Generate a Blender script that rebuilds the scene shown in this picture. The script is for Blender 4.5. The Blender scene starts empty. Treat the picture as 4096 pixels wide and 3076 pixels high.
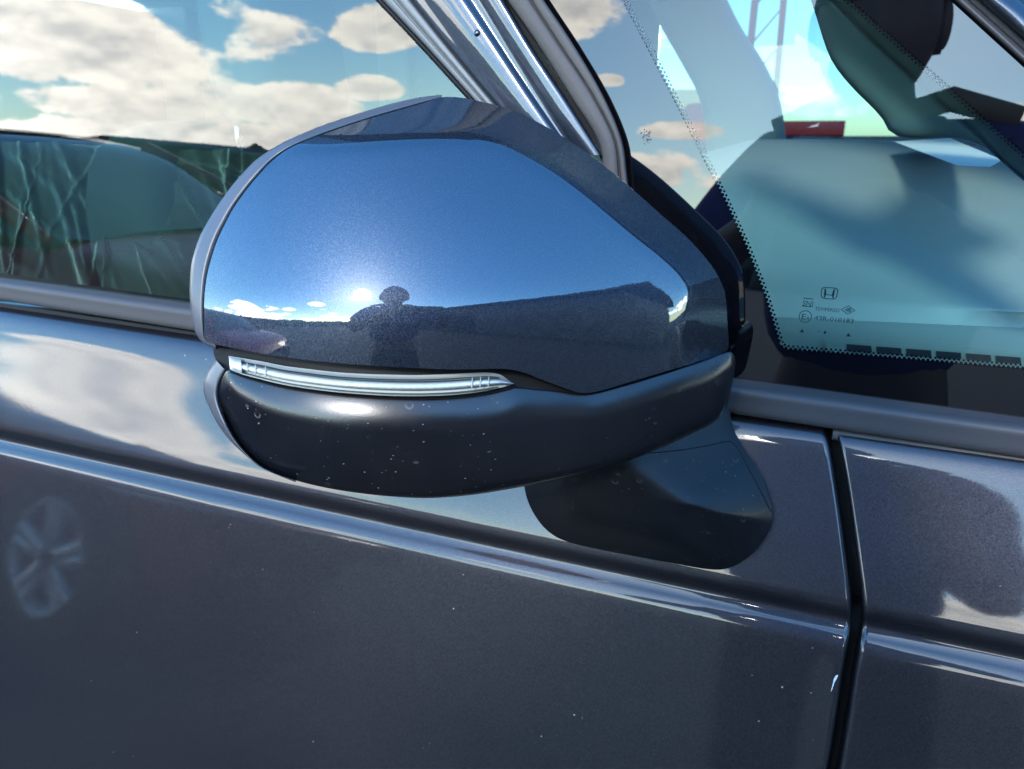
import bpy, bmesh, math, random
import numpy as np
from mathutils import Vector, Matrix
random.seed(7)
R = math.radians
S = bpy.context.scene
COL = S.collection

# ------------------------------------------------------------------ camera
F_PX, CX, CY = 3075.0, 2048.0, 1538.0          # focal length in photo pixels
YAW, PIT = R(21.6), R(18.0)
CAM = np.array([0.0, -0.5, 1.22])
FWD = np.array([-math.sin(YAW)*math.cos(PIT), math.cos(YAW)*math.cos(PIT), -math.sin(PIT)])
RGT = np.array([math.cos(YAW), math.sin(YAW), 0.0])
UP = np.cross(RGT, FWD)
cam = bpy.data.cameras.new('camera'); cam.sensor_width = 36.0
cam.lens = F_PX/4096*36; cam.clip_start = 0.01; cam.clip_end = 3000
cam_o = bpy.data.objects.new('camera', cam); COL.objects.link(cam_o)
cam_o.matrix_world = Matrix(((RGT[0], UP[0], -FWD[0], CAM[0]), (RGT[1], UP[1], -FWD[1], CAM[1]), (RGT[2], UP[2], -FWD[2], CAM[2]), (0, 0, 0, 1)))
cam.dof.use_dof = True; cam.dof.focus_distance = 0.43; cam.dof.aperture_fstop = 16.0
S.camera = cam_o

# ------------------------------------------------------------------ light
SUN_AZ, SUN_EL = 2.0, 29.0        # azimuth from -Y towards +X
sd = Vector((math.sin(R(SUN_AZ))*math.cos(R(SUN_EL)), -math.cos(R(SUN_AZ))*math.cos(R(SUN_EL)), math.sin(R(SUN_EL))))
sun = bpy.data.lights.new('sun', 'SUN'); sun.energy = 0.6; sun.angle = R(8); sun.color = (1.0, 0.95, 0.88)
sun_o = bpy.data.objects.new('sun', sun); COL.objects.link(sun_o)
sun_o.rotation_euler = sd.to_track_quat('Z', 'Y').to_euler(); sun_o.location = (0, -5, 6)
SKY_STRENGTH = 0.15
EXPOSURE = 2.65
CLOUDS = [  # azimuth, elevation, half width, half height (degrees)
    (-48.6, 7.4, 8.4, 3.3), (-51.0, 9.4, 5.4, 2.2), (-46.5, 4.3, 7.0, 1.7), (-48.0, 2.4, 8.0, 1.8), (-38.5, 2.4, 7.0, 1.5),
    (-36.8, 4.9, 4.8, 1.9), (-34.8, 2.6, 4.0, 1.4), (-31.5, 6.3, 2.6, 1.1), (-31.0, 9.8, 3.2, 1.9), (-55.2, 4.0, 1.8, 1.8),
    (-19.0, 16.2, 4.4, 2.6), (-15.2, 12.2, 1.2, .5), (-10.0, 9.0, 3.4, .9), (-12.5, 6.0, 3.6, 1.7), (-20, 3.2, 6, 1.2),
    (1.5, 24.5, 6.0, 2.6), (55.0, 9.0, 8.0, 2.4), (70, 6, 9, 1.6)]

world = bpy.data.worlds.new('World'); S.world = world; world.use_nodes = True
def build_world():
    nt = world.node_tree; nt.nodes.clear(); N = nt.nodes; L = nt.links
    def m(op, a, b=None, c=None, clamp=False):
        n = N.new('ShaderNodeMath'); n.operation = op; n.use_clamp = clamp
        for i, v in enumerate((a, b, c)):
            if v is None: continue
            if isinstance(v, (int, float)): n.inputs[i].default_value = v
            else: L.new(v, n.inputs[i])
        return n.outputs[0]
    out = N.new('ShaderNodeOutputWorld'); bg = N.new('ShaderNodeBackground'); L.new(bg.outputs[0], out.inputs[0])
    bg.inputs[1].default_value = SKY_STRENGTH
    sky = N.new('ShaderNodeTexSky'); sky.sky_type = 'NISHITA'; sky.sun_disc = False
    sky.sun_elevation = R(SUN_EL); sky.sun_rotation = math.atan2(sd.x, sd.y)
    sky.air_density = 1.0; sky.dust_density = 0.35; sky.ozone_density = 1.7; sky.altitude = 100
    hs = N.new('ShaderNodeHueSaturation'); hs.inputs['Saturation'].default_value = 1.30; L.new(sky.outputs[0], hs.inputs['Color'])
    tn = N.new('ShaderNodeVectorMath'); tn.operation = 'MULTIPLY'; L.new(hs.outputs[0], tn.inputs[0]); tn.inputs[1].default_value = (.92, 1.10, 1.12)
    tc = N.new('ShaderNodeTexCoord'); d = tc.outputs['Generated']
    sp = N.new('ShaderNodeSeparateXYZ'); L.new(d, sp.inputs[0]); x, y, z = sp.outputs
    az = m('MULTIPLY', m('ARCTAN2', x, m('MULTIPLY', y, -1.0)), 57.2958)
    el = m('MULTIPLY', m('ARCSINE', z), 57.2958)
    b = None
    for a, e, wa, we in CLOUDS:
        da = m('MULTIPLY', m('SUBTRACT', az, a), 1/wa)
        de = m('MULTIPLY', m('SUBTRACT', el, e), 1/we)
        de = m('MAXIMUM', de, m('MULTIPLY', de, -1.5))
        r = m('SUBTRACT', 1.0, m('MULTIPLY_ADD', da, da, m('MULTIPLY', de, de)))
        b = r if b is None else m('MAXIMUM', b, r)
    def noise(vec, sc, det, ro=.55):
        n = N.new('ShaderNodeTexNoise'); L.new(vec, n.inputs['Vector']); n.inputs['Scale'].default_value = sc
        n.inputs['Detail'].default_value = det; n.inputs['Roughness'].default_value = ro; return n.outputs[0]
    mp = N.new('ShaderNodeVectorMath'); mp.operation = 'MULTIPLY'; L.new(d, mp.inputs[0]); mp.inputs[1].default_value = (1, 1, 2.0); dv = mp.outputs[0]
    ad = N.new('ShaderNodeVectorMath'); ad.operation = 'ADD'; L.new(dv, ad.inputs[0]); ad.inputs[1].default_value = (0, 0, .022)
    n1 = noise(dv, 10, 8, .62); n2 = noise(ad.outputs[0], 10, 3, .55)
    cov = noise(dv, 2.6, 2)
    e2 = m('MULTIPLY', m('SUBTRACT', el, 5.0), 1/6.5)
    bg_ = m('SUBTRACT', m('MULTIPLY', m('SUBTRACT', cov, .50), 5.0), m('MULTIPLY', e2, e2))
    b = m('MAXIMUM', b, bg_); b = m('MINIMUM', b, 0.7)
    b = m('MAXIMUM', b, -1.5)
    dens = m('ADD', m('MULTIPLY', b, 1.15), m('MULTIPLY', m('SUBTRACT', n1, .5), 2.9))
    al = N.new('ShaderNodeMapRange'); al.interpolation_type = 'SMOOTHSTEP'; L.new(dens, al.inputs[0])
    al.inputs[1].default_value = -.02; al.inputs[2].default_value = .34
    light = m('ADD', .66, m('MULTIPLY', m('SUBTRACT', n1, n2), 4.0), clamp=True)
    light = m('SUBTRACT', light, m('MULTIPLY', m('MAXIMUM', m('SUBTRACT', dens, .55), 0), .28), clamp=True)
    sdn = N.new('ShaderNodeVectorMath'); sdn.operation = 'DOT_PRODUCT'; L.new(d, sdn.inputs[0]); sdn.inputs[1].default_value = sd
    glow = m('POWER', m('MAXIMUM', sdn.outputs['Value'], 0.0), 60.0)
    cr = N.new('ShaderNodeMix'); cr.data_type = 'RGBA'; L.new(light, cr.inputs[0])
    cr.inputs[6].default_value = (8.2, 8.3, 8.2, 1); cr.inputs[7].default_value = (14.5, 14.0, 12.6, 1)
    br = N.new('ShaderNodeVectorMath'); br.operation = 'SCALE'; L.new(cr.outputs[2], br.inputs[0]); L.new(m('MULTIPLY_ADD', glow, 1.6, 1.0), br.inputs[3])
    mx = N.new('ShaderNodeMix'); mx.data_type = 'RGBA'; L.new(al.outputs[0], mx.inputs[0]); L.new(tn.outputs[0], mx.inputs[6]); L.new(br.outputs[0], mx.inputs[7])
    L.new(mx.outputs[2], bg.inputs[0])
build_world()
world.cycles.sampling_method = 'MANUAL'; world.cycles.sample_map_resolution = 512
vs = S.view_settings; vs.view_transform = 'Standard'; vs.look = 'None'; vs.gamma = 1; vs.exposure = EXPOSURE; vs.use_curve_mapping = False
S.cycles.use_denoising = True; S.cycles.max_bounces = 9; S.cycles.transparent_max_bounces = 12; S.cycles.glossy_bounces = 5
S.cycles.caustics_reflective = False; S.cycles.caustics_refractive = False; S.cycles.sample_clamp_indirect = 12

# ------------------------------------------------------------------ helpers
def ray(px, py):
    px = np.asarray(px, float); py = np.asarray(py, float)
    return FWD + RGT*((px-CX)/F_PX)[..., None] + UP*((CY-py)/F_PX)[..., None]
def at(px, py, z):                      # point at depth z in front of the lens
    return CAM + ray(px, py)*np.asarray(z, float)[..., None]
def onplane(px, py, p0, n):
    r = ray(px, py); n = np.asarray(n, float)
    t = ((np.asarray(p0)-CAM)@n)/(r@n); return CAM + r*t[..., None]
def nrm(el): return np.array([0, -math.cos(R(el)), math.sin(R(el))])
def catmull(pts, n, closed=False):
    P = np.asarray(pts, float)
    if closed: P = np.vstack([P[-1], P, P[0], P[1]])
    else: P = np.vstack([2*P[0]-P[1], P, 2*P[-1]-P[-2]])
    out = []
    m = len(P)-3
    for i in range(m):
        p0, p1, p2, p3 = P[i:i+4]
        d1 = max(np.linalg.norm(p1-p0), 1e-9)**.5; d2 = max(np.linalg.norm(p2-p1), 1e-9)**.5; d3 = max(np.linalg.norm(p3-p2), 1e-9)**.5
        t1, t2, t3 = d1, d1+d2, d1+d2+d3
        for u in np.linspace(0, 1, 14, endpoint=False):
            t = t1+u*(t2-t1)
            A1 = (t1-t)/t1*p0+t/t1*p1; A2 = (t2-t)/(t2-t1)*p1+(t-t1)/(t2-t1)*p2; A3 = (t3-t)/(t3-t2)*p2+(t-t2)/(t3-t2)*p3
            B1 = (t2-t)/t2*A1+t/t2*A2; B2 = (t3-t)/(t3-t1)*A2+(t-t1)/(t3-t1)*A3
            out.append((t2-t)/(t2-t1)*B1+(t-t1)/(t2-t1)*B2)
    if not closed: out.append(P[-2])
    else: out.append(out[0])
    o = np.array(out); s = np.r_[0, np.cumsum(np.linalg.norm(np.diff(o, axis=0), axis=1))]
    q = np.linspace(0, s[-1], n+1 if closed else n)
    o = np.stack([np.interp(q, s, o[:, k]) for k in range(o.shape[1])], 1)
    return o[:-1] if closed else o
def linres(pts, n):
    o = np.asarray(pts, float); s = np.r_[0, np.cumsum(np.linalg.norm(np.diff(o, axis=0), axis=1))]
    q = np.linspace(0, s[-1], n); return np.stack([np.interp(q, s, o[:, k]) for k in range(o.shape[1])], 1)
def pdist(P, poly, signed=False):       # distance of points to a polyline; + on the left-hand (upper / outer) side
    P = np.asarray(P, float); sh = P.shape[:-1]; P = P.reshape(-1, 2); poly = np.asarray(poly, float)
    best = np.full(len(P), 1e18); sg = np.ones(len(P))
    for a, b in zip(poly[:-1], poly[1:]):
        ab = b-a; t = np.clip(((P-a)@ab)/(ab@ab), 0, 1); c = a+t[:, None]*ab; dd = ((P-c)**2).sum(1)
        cr = ab[0]*(P[:, 1]-a[1])-ab[1]*(P[:, 0]-a[0])
        k = dd < best; best[k] = dd[k]; sg[k] = np.where(cr[k] < 0, 1, -1)
    o = np.sqrt(best)*(sg if signed else 1); return o.reshape(sh)
def splus(d, r): return r*np.logaddexp(0, d/r)
def smin(a, b, k): return -k*np.logaddexp(-a/k, -b/k)

def link(name, me, mat, parent=None, smooth=True):
    o = bpy.data.objects.new(name, me); COL.objects.link(o)
    if mat: me.materials.append(mat)
    if smooth: me.polygons.foreach_set('use_smooth', [True]*len(me.polygons))
    if parent: o.parent = parent
    return o
def mesh(name, V, Fc, mat, parent=None, smooth=True):
    me = bpy.data.meshes.new(name); me.from_pydata([tuple(map(float, v)) for v in V], [], [tuple(map(int, f)) for f in Fc]); me.validate(); me.update()
    return link(name, me, mat, parent, smooth)
def recalc(o):
    bm = bmesh.new(); bm.from_mesh(o.data); bmesh.ops.recalc_face_normals(bm, faces=bm.faces); bm.to_mesh(o.data); bm.free(); return o
def tag(o, label=None, cat=None, group=None, kind=None):
    for k, v in (('label', label), ('category', cat), ('group', group), ('kind', kind)):
        if v: o[k] = v
    return o
def empty(name, loc=(0, 0, 0), parent=None):
    o = bpy.data.objects.new(name, None); COL.objects.link(o); o.location = loc; o.empty_display_size = .05
    if parent: o.parent = parent
    return o
def gridfaces(nu, nv, closed_u=False, off=0):
    Fc = []
    for i in range(nu if closed_u else nu-1):
        for j in range(nv-1):
            a = i*nv+j; b = ((i+1) % nu)*nv+j
            Fc.append((a+off, b+off, b+1+off, a+1+off))
    return Fc
def grid(name, G, mat, parent=None, closed_u=False, smooth=True):
    G = np.asarray(G); nu, nv = G.shape[:2]
    return mesh(name, G.reshape(-1, 3), gridfaces(nu, nv, closed_u), mat, parent, smooth)
def sweep(name, curves, mat, parent=None, nu=60, nv=40, smoothx=True):   # loft through lengthwise 3-D curves
    C = np.array([linres(c, nu) for c in curves]).transpose(1, 0, 2)
    G = np.array([catmull(r, nv) if smoothx else r for r in C]); return grid(name, G, mat, parent)
def boxv(c, s):
    V = [(c[0]+sx*s[0]/2, c[1]+sy*s[1]/2, c[2]+sz*s[2]/2) for sx in (-1, 1) for sy in (-1, 1) for sz in (-1, 1)]
    return V, [(0, 1, 3, 2), (4, 6, 7, 5), (0, 4, 5, 1), (2, 3, 7, 6), (0, 2, 6, 4), (1, 5, 7, 3)]
def box(name, c, s, mat, parent=None, bevel=0.0, seg=2):
    V, Fc = boxv(c, s); o = mesh(name, V, Fc, mat, parent, bevel > 0)
    if bevel:
        bm = bmesh.new(); bm.from_mesh(o.data); bmesh.ops.bevel(bm, geom=bm.edges[:]+bm.verts[:], offset=bevel, segments=seg, affect='EDGES', profile=.5)
        bm.to_mesh(o.data); bm.free(); o.data.polygons.foreach_set('use_smooth', [True]*len(o.data.polygons))
    return o
def tube(name, pts, rad, mat, parent=None, nseg=10):
    pts = [Vector(p) for p in pts]; V = []; n = len(pts)
    rad = rad if isinstance(rad, (list, tuple)) else [rad]*n
    for i, p in enumerate(pts):
        t = (pts[min(i+1, n-1)]-pts[max(i-1, 0)]).normalized(); a = t.orthogonal().normalized() if i == 0 else (a-t*a.dot(t)).normalized(); b = t.cross(a)
        for k in range(nseg): V.append(p+(a*math.cos(k*2*math.pi/nseg)+b*math.sin(k*2*math.pi/nseg))*rad[i])
    Fc = [(i*nseg+k, i*nseg+(k+1) % nseg, (i+1)*nseg+(k+1) % nseg, (i+1)*nseg+k) for i in range(n-1) for k in range(nseg)]
    Fc += [tuple(range(nseg))[::-1], tuple(range((n-1)*nseg, n*nseg))]
    return mesh(name, V, Fc, mat, parent)

# ------------------------------------------------------------------ materials
def mat(name, col=(.5, .5, .5), rough=.5, metal=0.0, spec=.5, coat=0.0, coat_r=.02, **kw):
    m = bpy.data.materials.new(name); m.use_nodes = True; p = m.node_tree.nodes['Principled BSDF']
    p.inputs['Base Color'].default_value = (*col, 1); p.inputs['Roughness'].default_value = rough; p.inputs['Metallic'].default_value = metal
    p.inputs['Specular IOR Level'].default_value = spec; p.inputs['Coat Weight'].default_value = coat; p.inputs['Coat Roughness'].default_value = coat_r
    for k, v in kw.items(): p.inputs[k].default_value = v
    return m
class NT:
    def __init__(s, m): s.m = m; s.t = m.node_tree; s.N = s.t.nodes; s.L = s.t.links; s.p = s.N.get('Principled BSDF')
    def tc(s, k='Object'):
        n = s.N.new('ShaderNodeTexCoord'); return n.outputs[k]
    def noise(s, v, sc, det=3, ro=.5):
        n = s.N.new('ShaderNodeTexNoise'); s.L.new(v, n.inputs['Vector']); n.inputs['Scale'].default_value = sc; n.inputs['Detail'].default_value = det; n.inputs['Roughness'].default_value = ro; return n.outputs
    def voro(s, v, sc, feat='F1', rnd=1.0):
        n = s.N.new('ShaderNodeTexVoronoi'); s.L.new(v, n.inputs['Vector']); n.inputs['Scale'].default_value = sc; n.feature = feat; n.inputs['Randomness'].default_value = rnd; return n.outputs
    def math(s, op, a, b=None, clamp=False):
        n = s.N.new('ShaderNodeMath'); n.operation = op; n.use_clamp = clamp
        for i, v in enumerate((a, b)):
            if v is None: continue
            if isinstance(v, (int, float)): n.inputs[i].default_value = v
            else: s.L.new(v, n.inputs[i])
        return n.outputs[0]
    def rng(s, v, a, b, c=0.0, d=1.0):
        n = s.N.new('ShaderNodeMapRange'); s.L.new(v, n.inputs[0])
        for i, q in enumerate((a, b, c, d)): n.inputs[i+1].default_value = q
        return n.outputs[0]
    def mix(s, f, a, b):
        n = s.N.new('ShaderNodeMix'); n.data_type = 'RGBA'; s.L.new(f, n.inputs[0])
        for i, v in ((6, a), (7, b)):
            if isinstance(v, tuple): n.inputs[i].default_value = (*v, 1)
            else: s.L.new(v, n.inputs[i])
        return n.outputs[2]
    def vm(s, op, a, b=None, sc=None):
        n = s.N.new('ShaderNodeVectorMath'); n.operation = op
        for i, v in enumerate((a, b)):
            if v is None: continue
            if isinstance(v, tuple): n.inputs[i].default_value = v
            else: s.L.new(v, n.inputs[i])
        if sc is not None: n.inputs[3].default_value = sc
        return n.outputs[0]
    def bump(s, h, st=.2, dist=.001):
        n = s.N.new('ShaderNodeBump'); s.L.new(h, n.inputs['Height']); n.inputs['Strength'].default_value = st; n.inputs['Distance'].default_value = dist; return n.outputs[0]

def paint(name, base, metal=.85, rough=.33, flake=.12, dust=0.0, cior=1.9, cr=(.008, .04), peel=.004):
    m = mat(name, base, rough, metal, .5, 1.0, .012); t = NT(m); v = t.tc(); t.p.inputs['Coat IOR'].default_value = cior
    g = t.N.new('ShaderNodeNewGeometry')
    vo = t.voro(v, 2400)
    off = t.vm('SUBTRACT', vo['Color'], (.5, .5, .5)); off = t.vm('SCALE', off, sc=flake)
    n = t.vm('NORMALIZE', t.vm('ADD', g.outputs['Normal'], off)); t.L.new(n, t.p.inputs['Normal'])
    br = t.rng(vo['Color'], 0, 1, .7, 1.35)
    col = t.vm('SCALE', t.vm('MULTIPLY', (1, 1, 1), tuple(base)), sc=1.0)
    sc = t.N.new('ShaderNodeVectorMath'); sc.operation = 'SCALE'; t.L.new(col, sc.inputs[0]); t.L.new(br, sc.inputs[3]); col = sc.outputs[0]
    # orange peel of the lacquer
    cn = t.vm('ADD', t.bump(t.noise(v, 260, 2)[0], .02, .0003), t.vm('SCALE', t.vm('SUBTRACT', vo['Color'], (.5, .5, .5)), sc=peel)); t.L.new(t.vm('NORMALIZE', cn), t.p.inputs['Coat Normal'])
    t.L.new(t.rng(t.noise(v, 7, 5, .65)[0], .35, .75, *cr), t.p.inputs['Coat Roughness'])
    if dust:
        sp = t.rng(t.voro(v, 170)['Distance'], .07, .12, 1, 0); pat = t.rng(t.noise(v, 14, 3)[0], .50, .62); r2 = t.rng(t.voro(v, 170)['Color'], .80, .83)
        f = t.math('MULTIPLY', t.math('MULTIPLY', t.math('MULTIPLY', sp, pat), r2), dust)
        haze = t.rng(t.noise(v, 3, 4)[0], .35, .8, 0, .016*dust)
        f2 = t.math('MAXIMUM', f, haze)
        col = t.mix(f2, col, (.42, .41, .40)); t.L.new(t.math('SUBTRACT', metal, t.math('MULTIPLY', f2, metal)), t.p.inputs['Metallic'])
        t.L.new(t.math('SUBTRACT', 1.0, t.math('MULTIPLY', f, .8)), t.p.inputs['Coat Weight'])
    t.L.new(col, t.p.inputs['Base Color'])
    return m
PAINT = paint('slate_blue_metallic_paint', (.026, .032, .043), rough=.42, dust=.0, cior=1.5, cr=(.02, .05))
PAINT_CAP = paint('slate_blue_metallic_cap_paint', (.019, .027, .044), rough=.43, flake=.22, cr=(.008, .025))
PAINT_DOOR = paint('slate_blue_metallic_door_paint', (.0205, .0200, .0255), rough=.46, flake=.2, dust=.8, cior=1.44, cr=(.03, .08))
def satin(name, col, rough, spots=0.0, metal=0.0, spec=.5):
    m = mat(name, col, rough, metal, spec); t = NT(m); v = t.tc()
    t.L.new(t.bump(t.noise(v, 1500, 2)[0], .22, .0002), t.p.inputs['Normal'])
    ro = t.rng(t.noise(v, 25, 4)[0], .3, .75, rough-.04, rough+.06); t.L.new(ro, t.p.inputs['Roughness'])
    if spots:
        # dried rain drops: faint rings and a few chalky flecks
        d1 = t.voro(v, 95); ring = t.math('MULTIPLY', t.rng(d1['Distance'], .10, .16, 0, 1), t.rng(d1['Distance'], .17, .24, 1, 0)); ring = t.math('MULTIPLY', ring, t.rng(d1['Color'], .60, .64)); sx = t.N.new('ShaderNodeSeparateXYZ'); t.L.new(t.vm('SUBTRACT', v, d1['Position']), sx.inputs[0]); ring = t.math('MULTIPLY', ring, t.rng(sx.outputs[2], -.0004, .0008, 1, .15))
        d2 = t.voro(t.vm('MULTIPLY', v, (1, 1, 1.7)), 320); fl = t.math('MULTIPLY', t.rng(d2['Distance'], .12, .2, 1, 0), t.rng(d2['Color'], .66, .70))
        nz = t.rng(t.noise(v, 420, 2)[0], .45, .6)
        pat = t.rng(t.noise(v, 16, 2)[0], .42, .58)
        f = t.math('MAXIMUM', t.math('MULTIPLY', ring, .28), t.math('MULTIPLY', fl, nz)); f = t.math('MULTIPLY', t.math('MULTIPLY', f, pat), spots)
        f = t.math('MAXIMUM', f, t.math('MULTIPLY', t.rng(t.noise(v, 9, 6, .7)[0], .42, .8), .010)); t.L.new(t.mix(f, col, (.45, .45, .46)), t.p.inputs['Base Color'])
    return m
SHELL = satin('dark_satin_plastic', (.0035, .004, .006), .25, .5, spec=.55)
FOOT = satin('dark_satin_foot_plastic', (.004, .0045, .006), .36, .25, spec=.35)
BEZEL = satin('satin_grey_bezel', (.062, .065, .076), .34)
TRIM = satin('satin_grey_moulding', (.042, .040, .042), .48, spec=.35)
RUBBER = satin('weathered_rubber', (.085, .077, .073), .80, spec=.2)
BLACK = mat('black_gap', (.004, .004, .005), .6, spec=.2)
GLOSSBLACK = mat('gloss_black', (.006, .006, .008), .08)
FRIT = mat('black_ceramic_frit', (.002, .002, .003), .0, spec=.62)
CHROME = mat('bright_trim', (.75, .76, .78), .10, 1.0); SLIP = mat('satin_slip', (.15, .155, .155), .5, .0, .3)

def thin_glass(name, tint, boost=1.0, rough=0.0):
    m = bpy.data.materials.new(name); m.use_nodes = True; nt = m.node_tree; nt.nodes.clear(); N = nt.nodes; L = nt.links
    out = N.new('ShaderNodeOutputMaterial'); mx = N.new('ShaderNodeMixShader'); tr = N.new('ShaderNodeBsdfTransparent'); gl = N.new('ShaderNodeBsdfGlossy'); fr = N.new('ShaderNodeFresnel')
    fr.inputs[0].default_value = 1.52; tr.inputs[0].default_value = (*tint, 1); gl.inputs[1].default_value = rough
    mu = N.new('ShaderNodeMath'); mu.operation = 'MULTIPLY'; L.new(fr.outputs[0], mu.inputs[0]); mu.inputs[1].default_value = boost; mu.use_clamp = True
    L.new(mu.outputs[0], mx.inputs[0]); L.new(tr.outputs[0], mx.inputs[1]); L.new(gl.outputs[0], mx.inputs[2]); L.new(mx.outputs[0], out.inputs[0])
    return m
GLASS_DOOR = thin_glass('green_tinted_door_glass', (.50, .72, .66), 1.7)
GLASS_Q = thin_glass('green_tinted_quarter_glass', (.55, .80, .78), 1.35)
GLASS_FAR = thin_glass('tinted_far_glass', (.035, .065, .06), 1.5)
GLASS_WS = thin_glass('windscreen_glass', (.16, .24, .25), 1.3)

# ------------------------------------------------------------------ ground and surroundings (seen only as reflections and through the glass)
def ground_mat():
    m = mat('asphalt', (.06, .058, .055), .9); t = NT(m); v = t.tc()
    a = t.noise(v, 1.2, 6, .6)[0]; b = t.voro(v, 60)['Distance']
    c = t.mix(t.rng(a, .3, .75), (.020, .019, .019), (.042, .038, .036)); t.L.new(t.mix(t.rng(b, .2, .6, .6, 0), c, (.03, .03, .03)), t.p.inputs['Base Color'])
    t.L.new(t.bump(t.noise(v, 90, 4)[0], .5, .01), t.p.inputs['Normal']); return m
g = mesh('ground', [(-900, -900, 0), (900, -900, 0), (900, 900, 0), (-900, 900, 0)], [(0, 1, 2, 3)], ground_mat(), smooth=False); g['kind'] = 'structure'

# ------------------------------------------------------------------ the car
car = tag(empty('parked_car', (0, .8, 0)), 'slate blue metallic car with green tinted windows and a door mirror', 'car')
def P(o):                                # parent keeping world position
    o.matrix_parent_inverse = Matrix.Translation((0, -.8, 0)); return o
def part(o): o.parent = car; return P(o)

# side skin: profile (height at X=0, slope with X, Y), belt to sill
PROFILE = [(1.0455, -.0195, .016), (1.0440, -.0195, .006), (1.0405, -.0195, -.0015), (1.0350, -.0190, -.0060), (1.0270, -.0185, -.0095), (1.0000, -.0150, -.0190), (.9700, -.012, -.0300), (.9470, -.0102, -.0383),
           (.9405, -.0097, -.0402), (.9372, -.0095, -.0400), (.9345, -.0093, -.0386), (.9315, -.0090, -.0372), (.9287, -.0088, -.0372), (.9262, -.0085, -.0390), (.9225, -.0080, -.0428), (.9190, -.0076, -.0452), (.9150, -.0075, -.0464),
           (.9050, -.0070, -.0486), (.8700, -.005, -.0560), (.7900, 0, -.0735), (.7000, 0, -.0920), (.6000, 0, -.1070), (.4500, 0, -.1130), (.3000, 0, -.0900)]
PR = catmull(np.array(PROFILE)*[1, 1, 1], 150)
gap_px = catmull([(3312, 1700), (3334, 1765), (3368, 1950), (3403, 2200), (3430, 2440), (3424, 2530), (3395, 2700), (3368, 2880), (3335, 3076), (3230, 3600)], 80)
gp = onplane(gap_px[:, 0], gap_px[:, 1], (0, -.035, 1), (0, -1, 0))
for _ in range(6):
    _y = np.interp(gp[:, 2], PR[::-1, 0], PR[::-1, 2]); _r = ray(gap_px[:, 0], gap_px[:, 1]); gp = CAM+_r*((_y-CAM[1])/_r[:, 1])[:, None]
if 1:
    o_ = np.argsort(gp[:, 2]); gz, gx = gp[o_, 2], gp[o_, 0]
def gapx(z): return np.interp(z, gz, gx)
def curve_in(X): return .012*np.asarray(X)**2
def skin(name, xa, xb, mat_, side):      # side: which end is the door gap
    G = []
    W = .0025
    ab = [0, .0005, .0013, .0024, .0034, .0045, .007, .012, .02]; inset = [.014, .0030, .0009, .0002]
    us = np.r_[ab, np.linspace(.03, 1, 50)]
    for i, u in enumerate(us):
        row = []
        for z, sl, y in PR:
            ge = gapx(z); 
            if side == 'right': a = ge-W; X = a-.02-(u-.03)/.97*(a-.02-xa)-.004*(i == 9) if i > 8 else a-u
            else: a = ge+W; X = a+.02+(u-.03)/.97*(xb-a-.02)+.004*(i == 9) if i > 8 else a+u
            row.append((X, y+(inset[i] if i < 4 else 0)+curve_in(X), z+sl*X))
        G.append(row)
    return grid(name, G, mat_, None)
d_skin = part(skin('door_skin', -2.0, 0, PAINT_DOOR, 'right')); recalc(d_skin)
f_skin = part(skin('front_fender', 0, 1.25, PAINT_DOOR, 'left')); recalc(f_skin)
# dark jamb seen through the gap
J = [[(gapx(z)+dx, y+.020, z) for dx in (-.02, .02)] for z, s_, y in PR]
part(grid('door_jamb', J, BLACK, None))

# belt moulding, a swept bar along the window sill
def belt(xa, xb, prof, z0, sl, name, m_):
    xs = np.linspace(xa, xb, 50); pr = catmull(prof, 30)
    return grid(name, [[(x, y+curve_in(x), z0+sl*x+z) for y, z in pr] for x in xs], m_, None)
part(belt(-2.0, 1.0, [(.020, .0020), (.008, .0017), (-.0020, .0008), (-.0048, -.0002), (-.0060, -.0020), (-.0063, -.0080), (-.0066, -.0145), (-.0062, -.0165), (-.0045, -.0180), (.004, -.0186), (.014, -.0190)], 1.0620, -.031, 'belt_moulding', TRIM))
part(belt(-2.0, .012, [(.004, .000), (.003, -.006), (.006, -.012), (.016, -.016)], 1.0435, -.024, 'belt_seal', BLACK))
part(belt(.022, 1.0, [(.006, .0), (-.0005, -.0008), (-.0022, -.004), (-.002, -.0075), (.0035, -.0092), (.015, -.0095)], 1.0436, -.025, 'fender_top_strip', TRIM))

# planes of the two side glasses
QN = nrm(4.5); Q0 = (0, .010, 1.05)
WN = nrm(2.0); W0 = (0, .011, 1.06)
def qpt(px, py, off=0.0): return onplane(px, py, np.array(Q0)+QN*off, QN)
def wpt(px, py, off=0.0): return onplane(px, py, np.array(W0)+WN*off, WN)
def extend(pts, y0, y1):                # run a picture polyline on, straight, beyond the frame
    p = np.array(pts, float); a = p[0]+(p[0]-p[1])*((p[0][1]-y0)/(p[1][1]-p[0][1])); b = p[-1]+(p[-1]-p[-2])*((y1-p[-1][1])/(p[-1][1]-p[-2][1]))
    return np.vstack([a, p, b])
Y_T = -560
# door window
we = extend([(1512, 0), (1690, 190), (1870, 380)], Y_T, 1500)
bot = np.array([[x, 1.0620-.031*x-.006] for x in np.linspace(-1.75, -.12, 30)])
edge = wpt(we[:, 0], we[:, 1]); edge_zx = edge[np.argsort(edge[:, 2])]
V = []; nu_, nv_ = 30, 16
for i in range(nu_):
    for j in range(nv_):
        z = 1.05+(1.60-1.05)*j/(nv_-1); xr = np.interp(z, edge_zx[:, 2], edge_zx[:, 0]); x = -1.75+(xr+1.75)*i/(nu_-1)
        y = W0[1]+(z-W0[2])*math.tan(R(2.0)) + .02*(z-1.25)**2*0
        V.append((x, y, z))
part(mesh('door_window', V, gridfaces(nu_, nv_), GLASS_DOOR))

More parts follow.
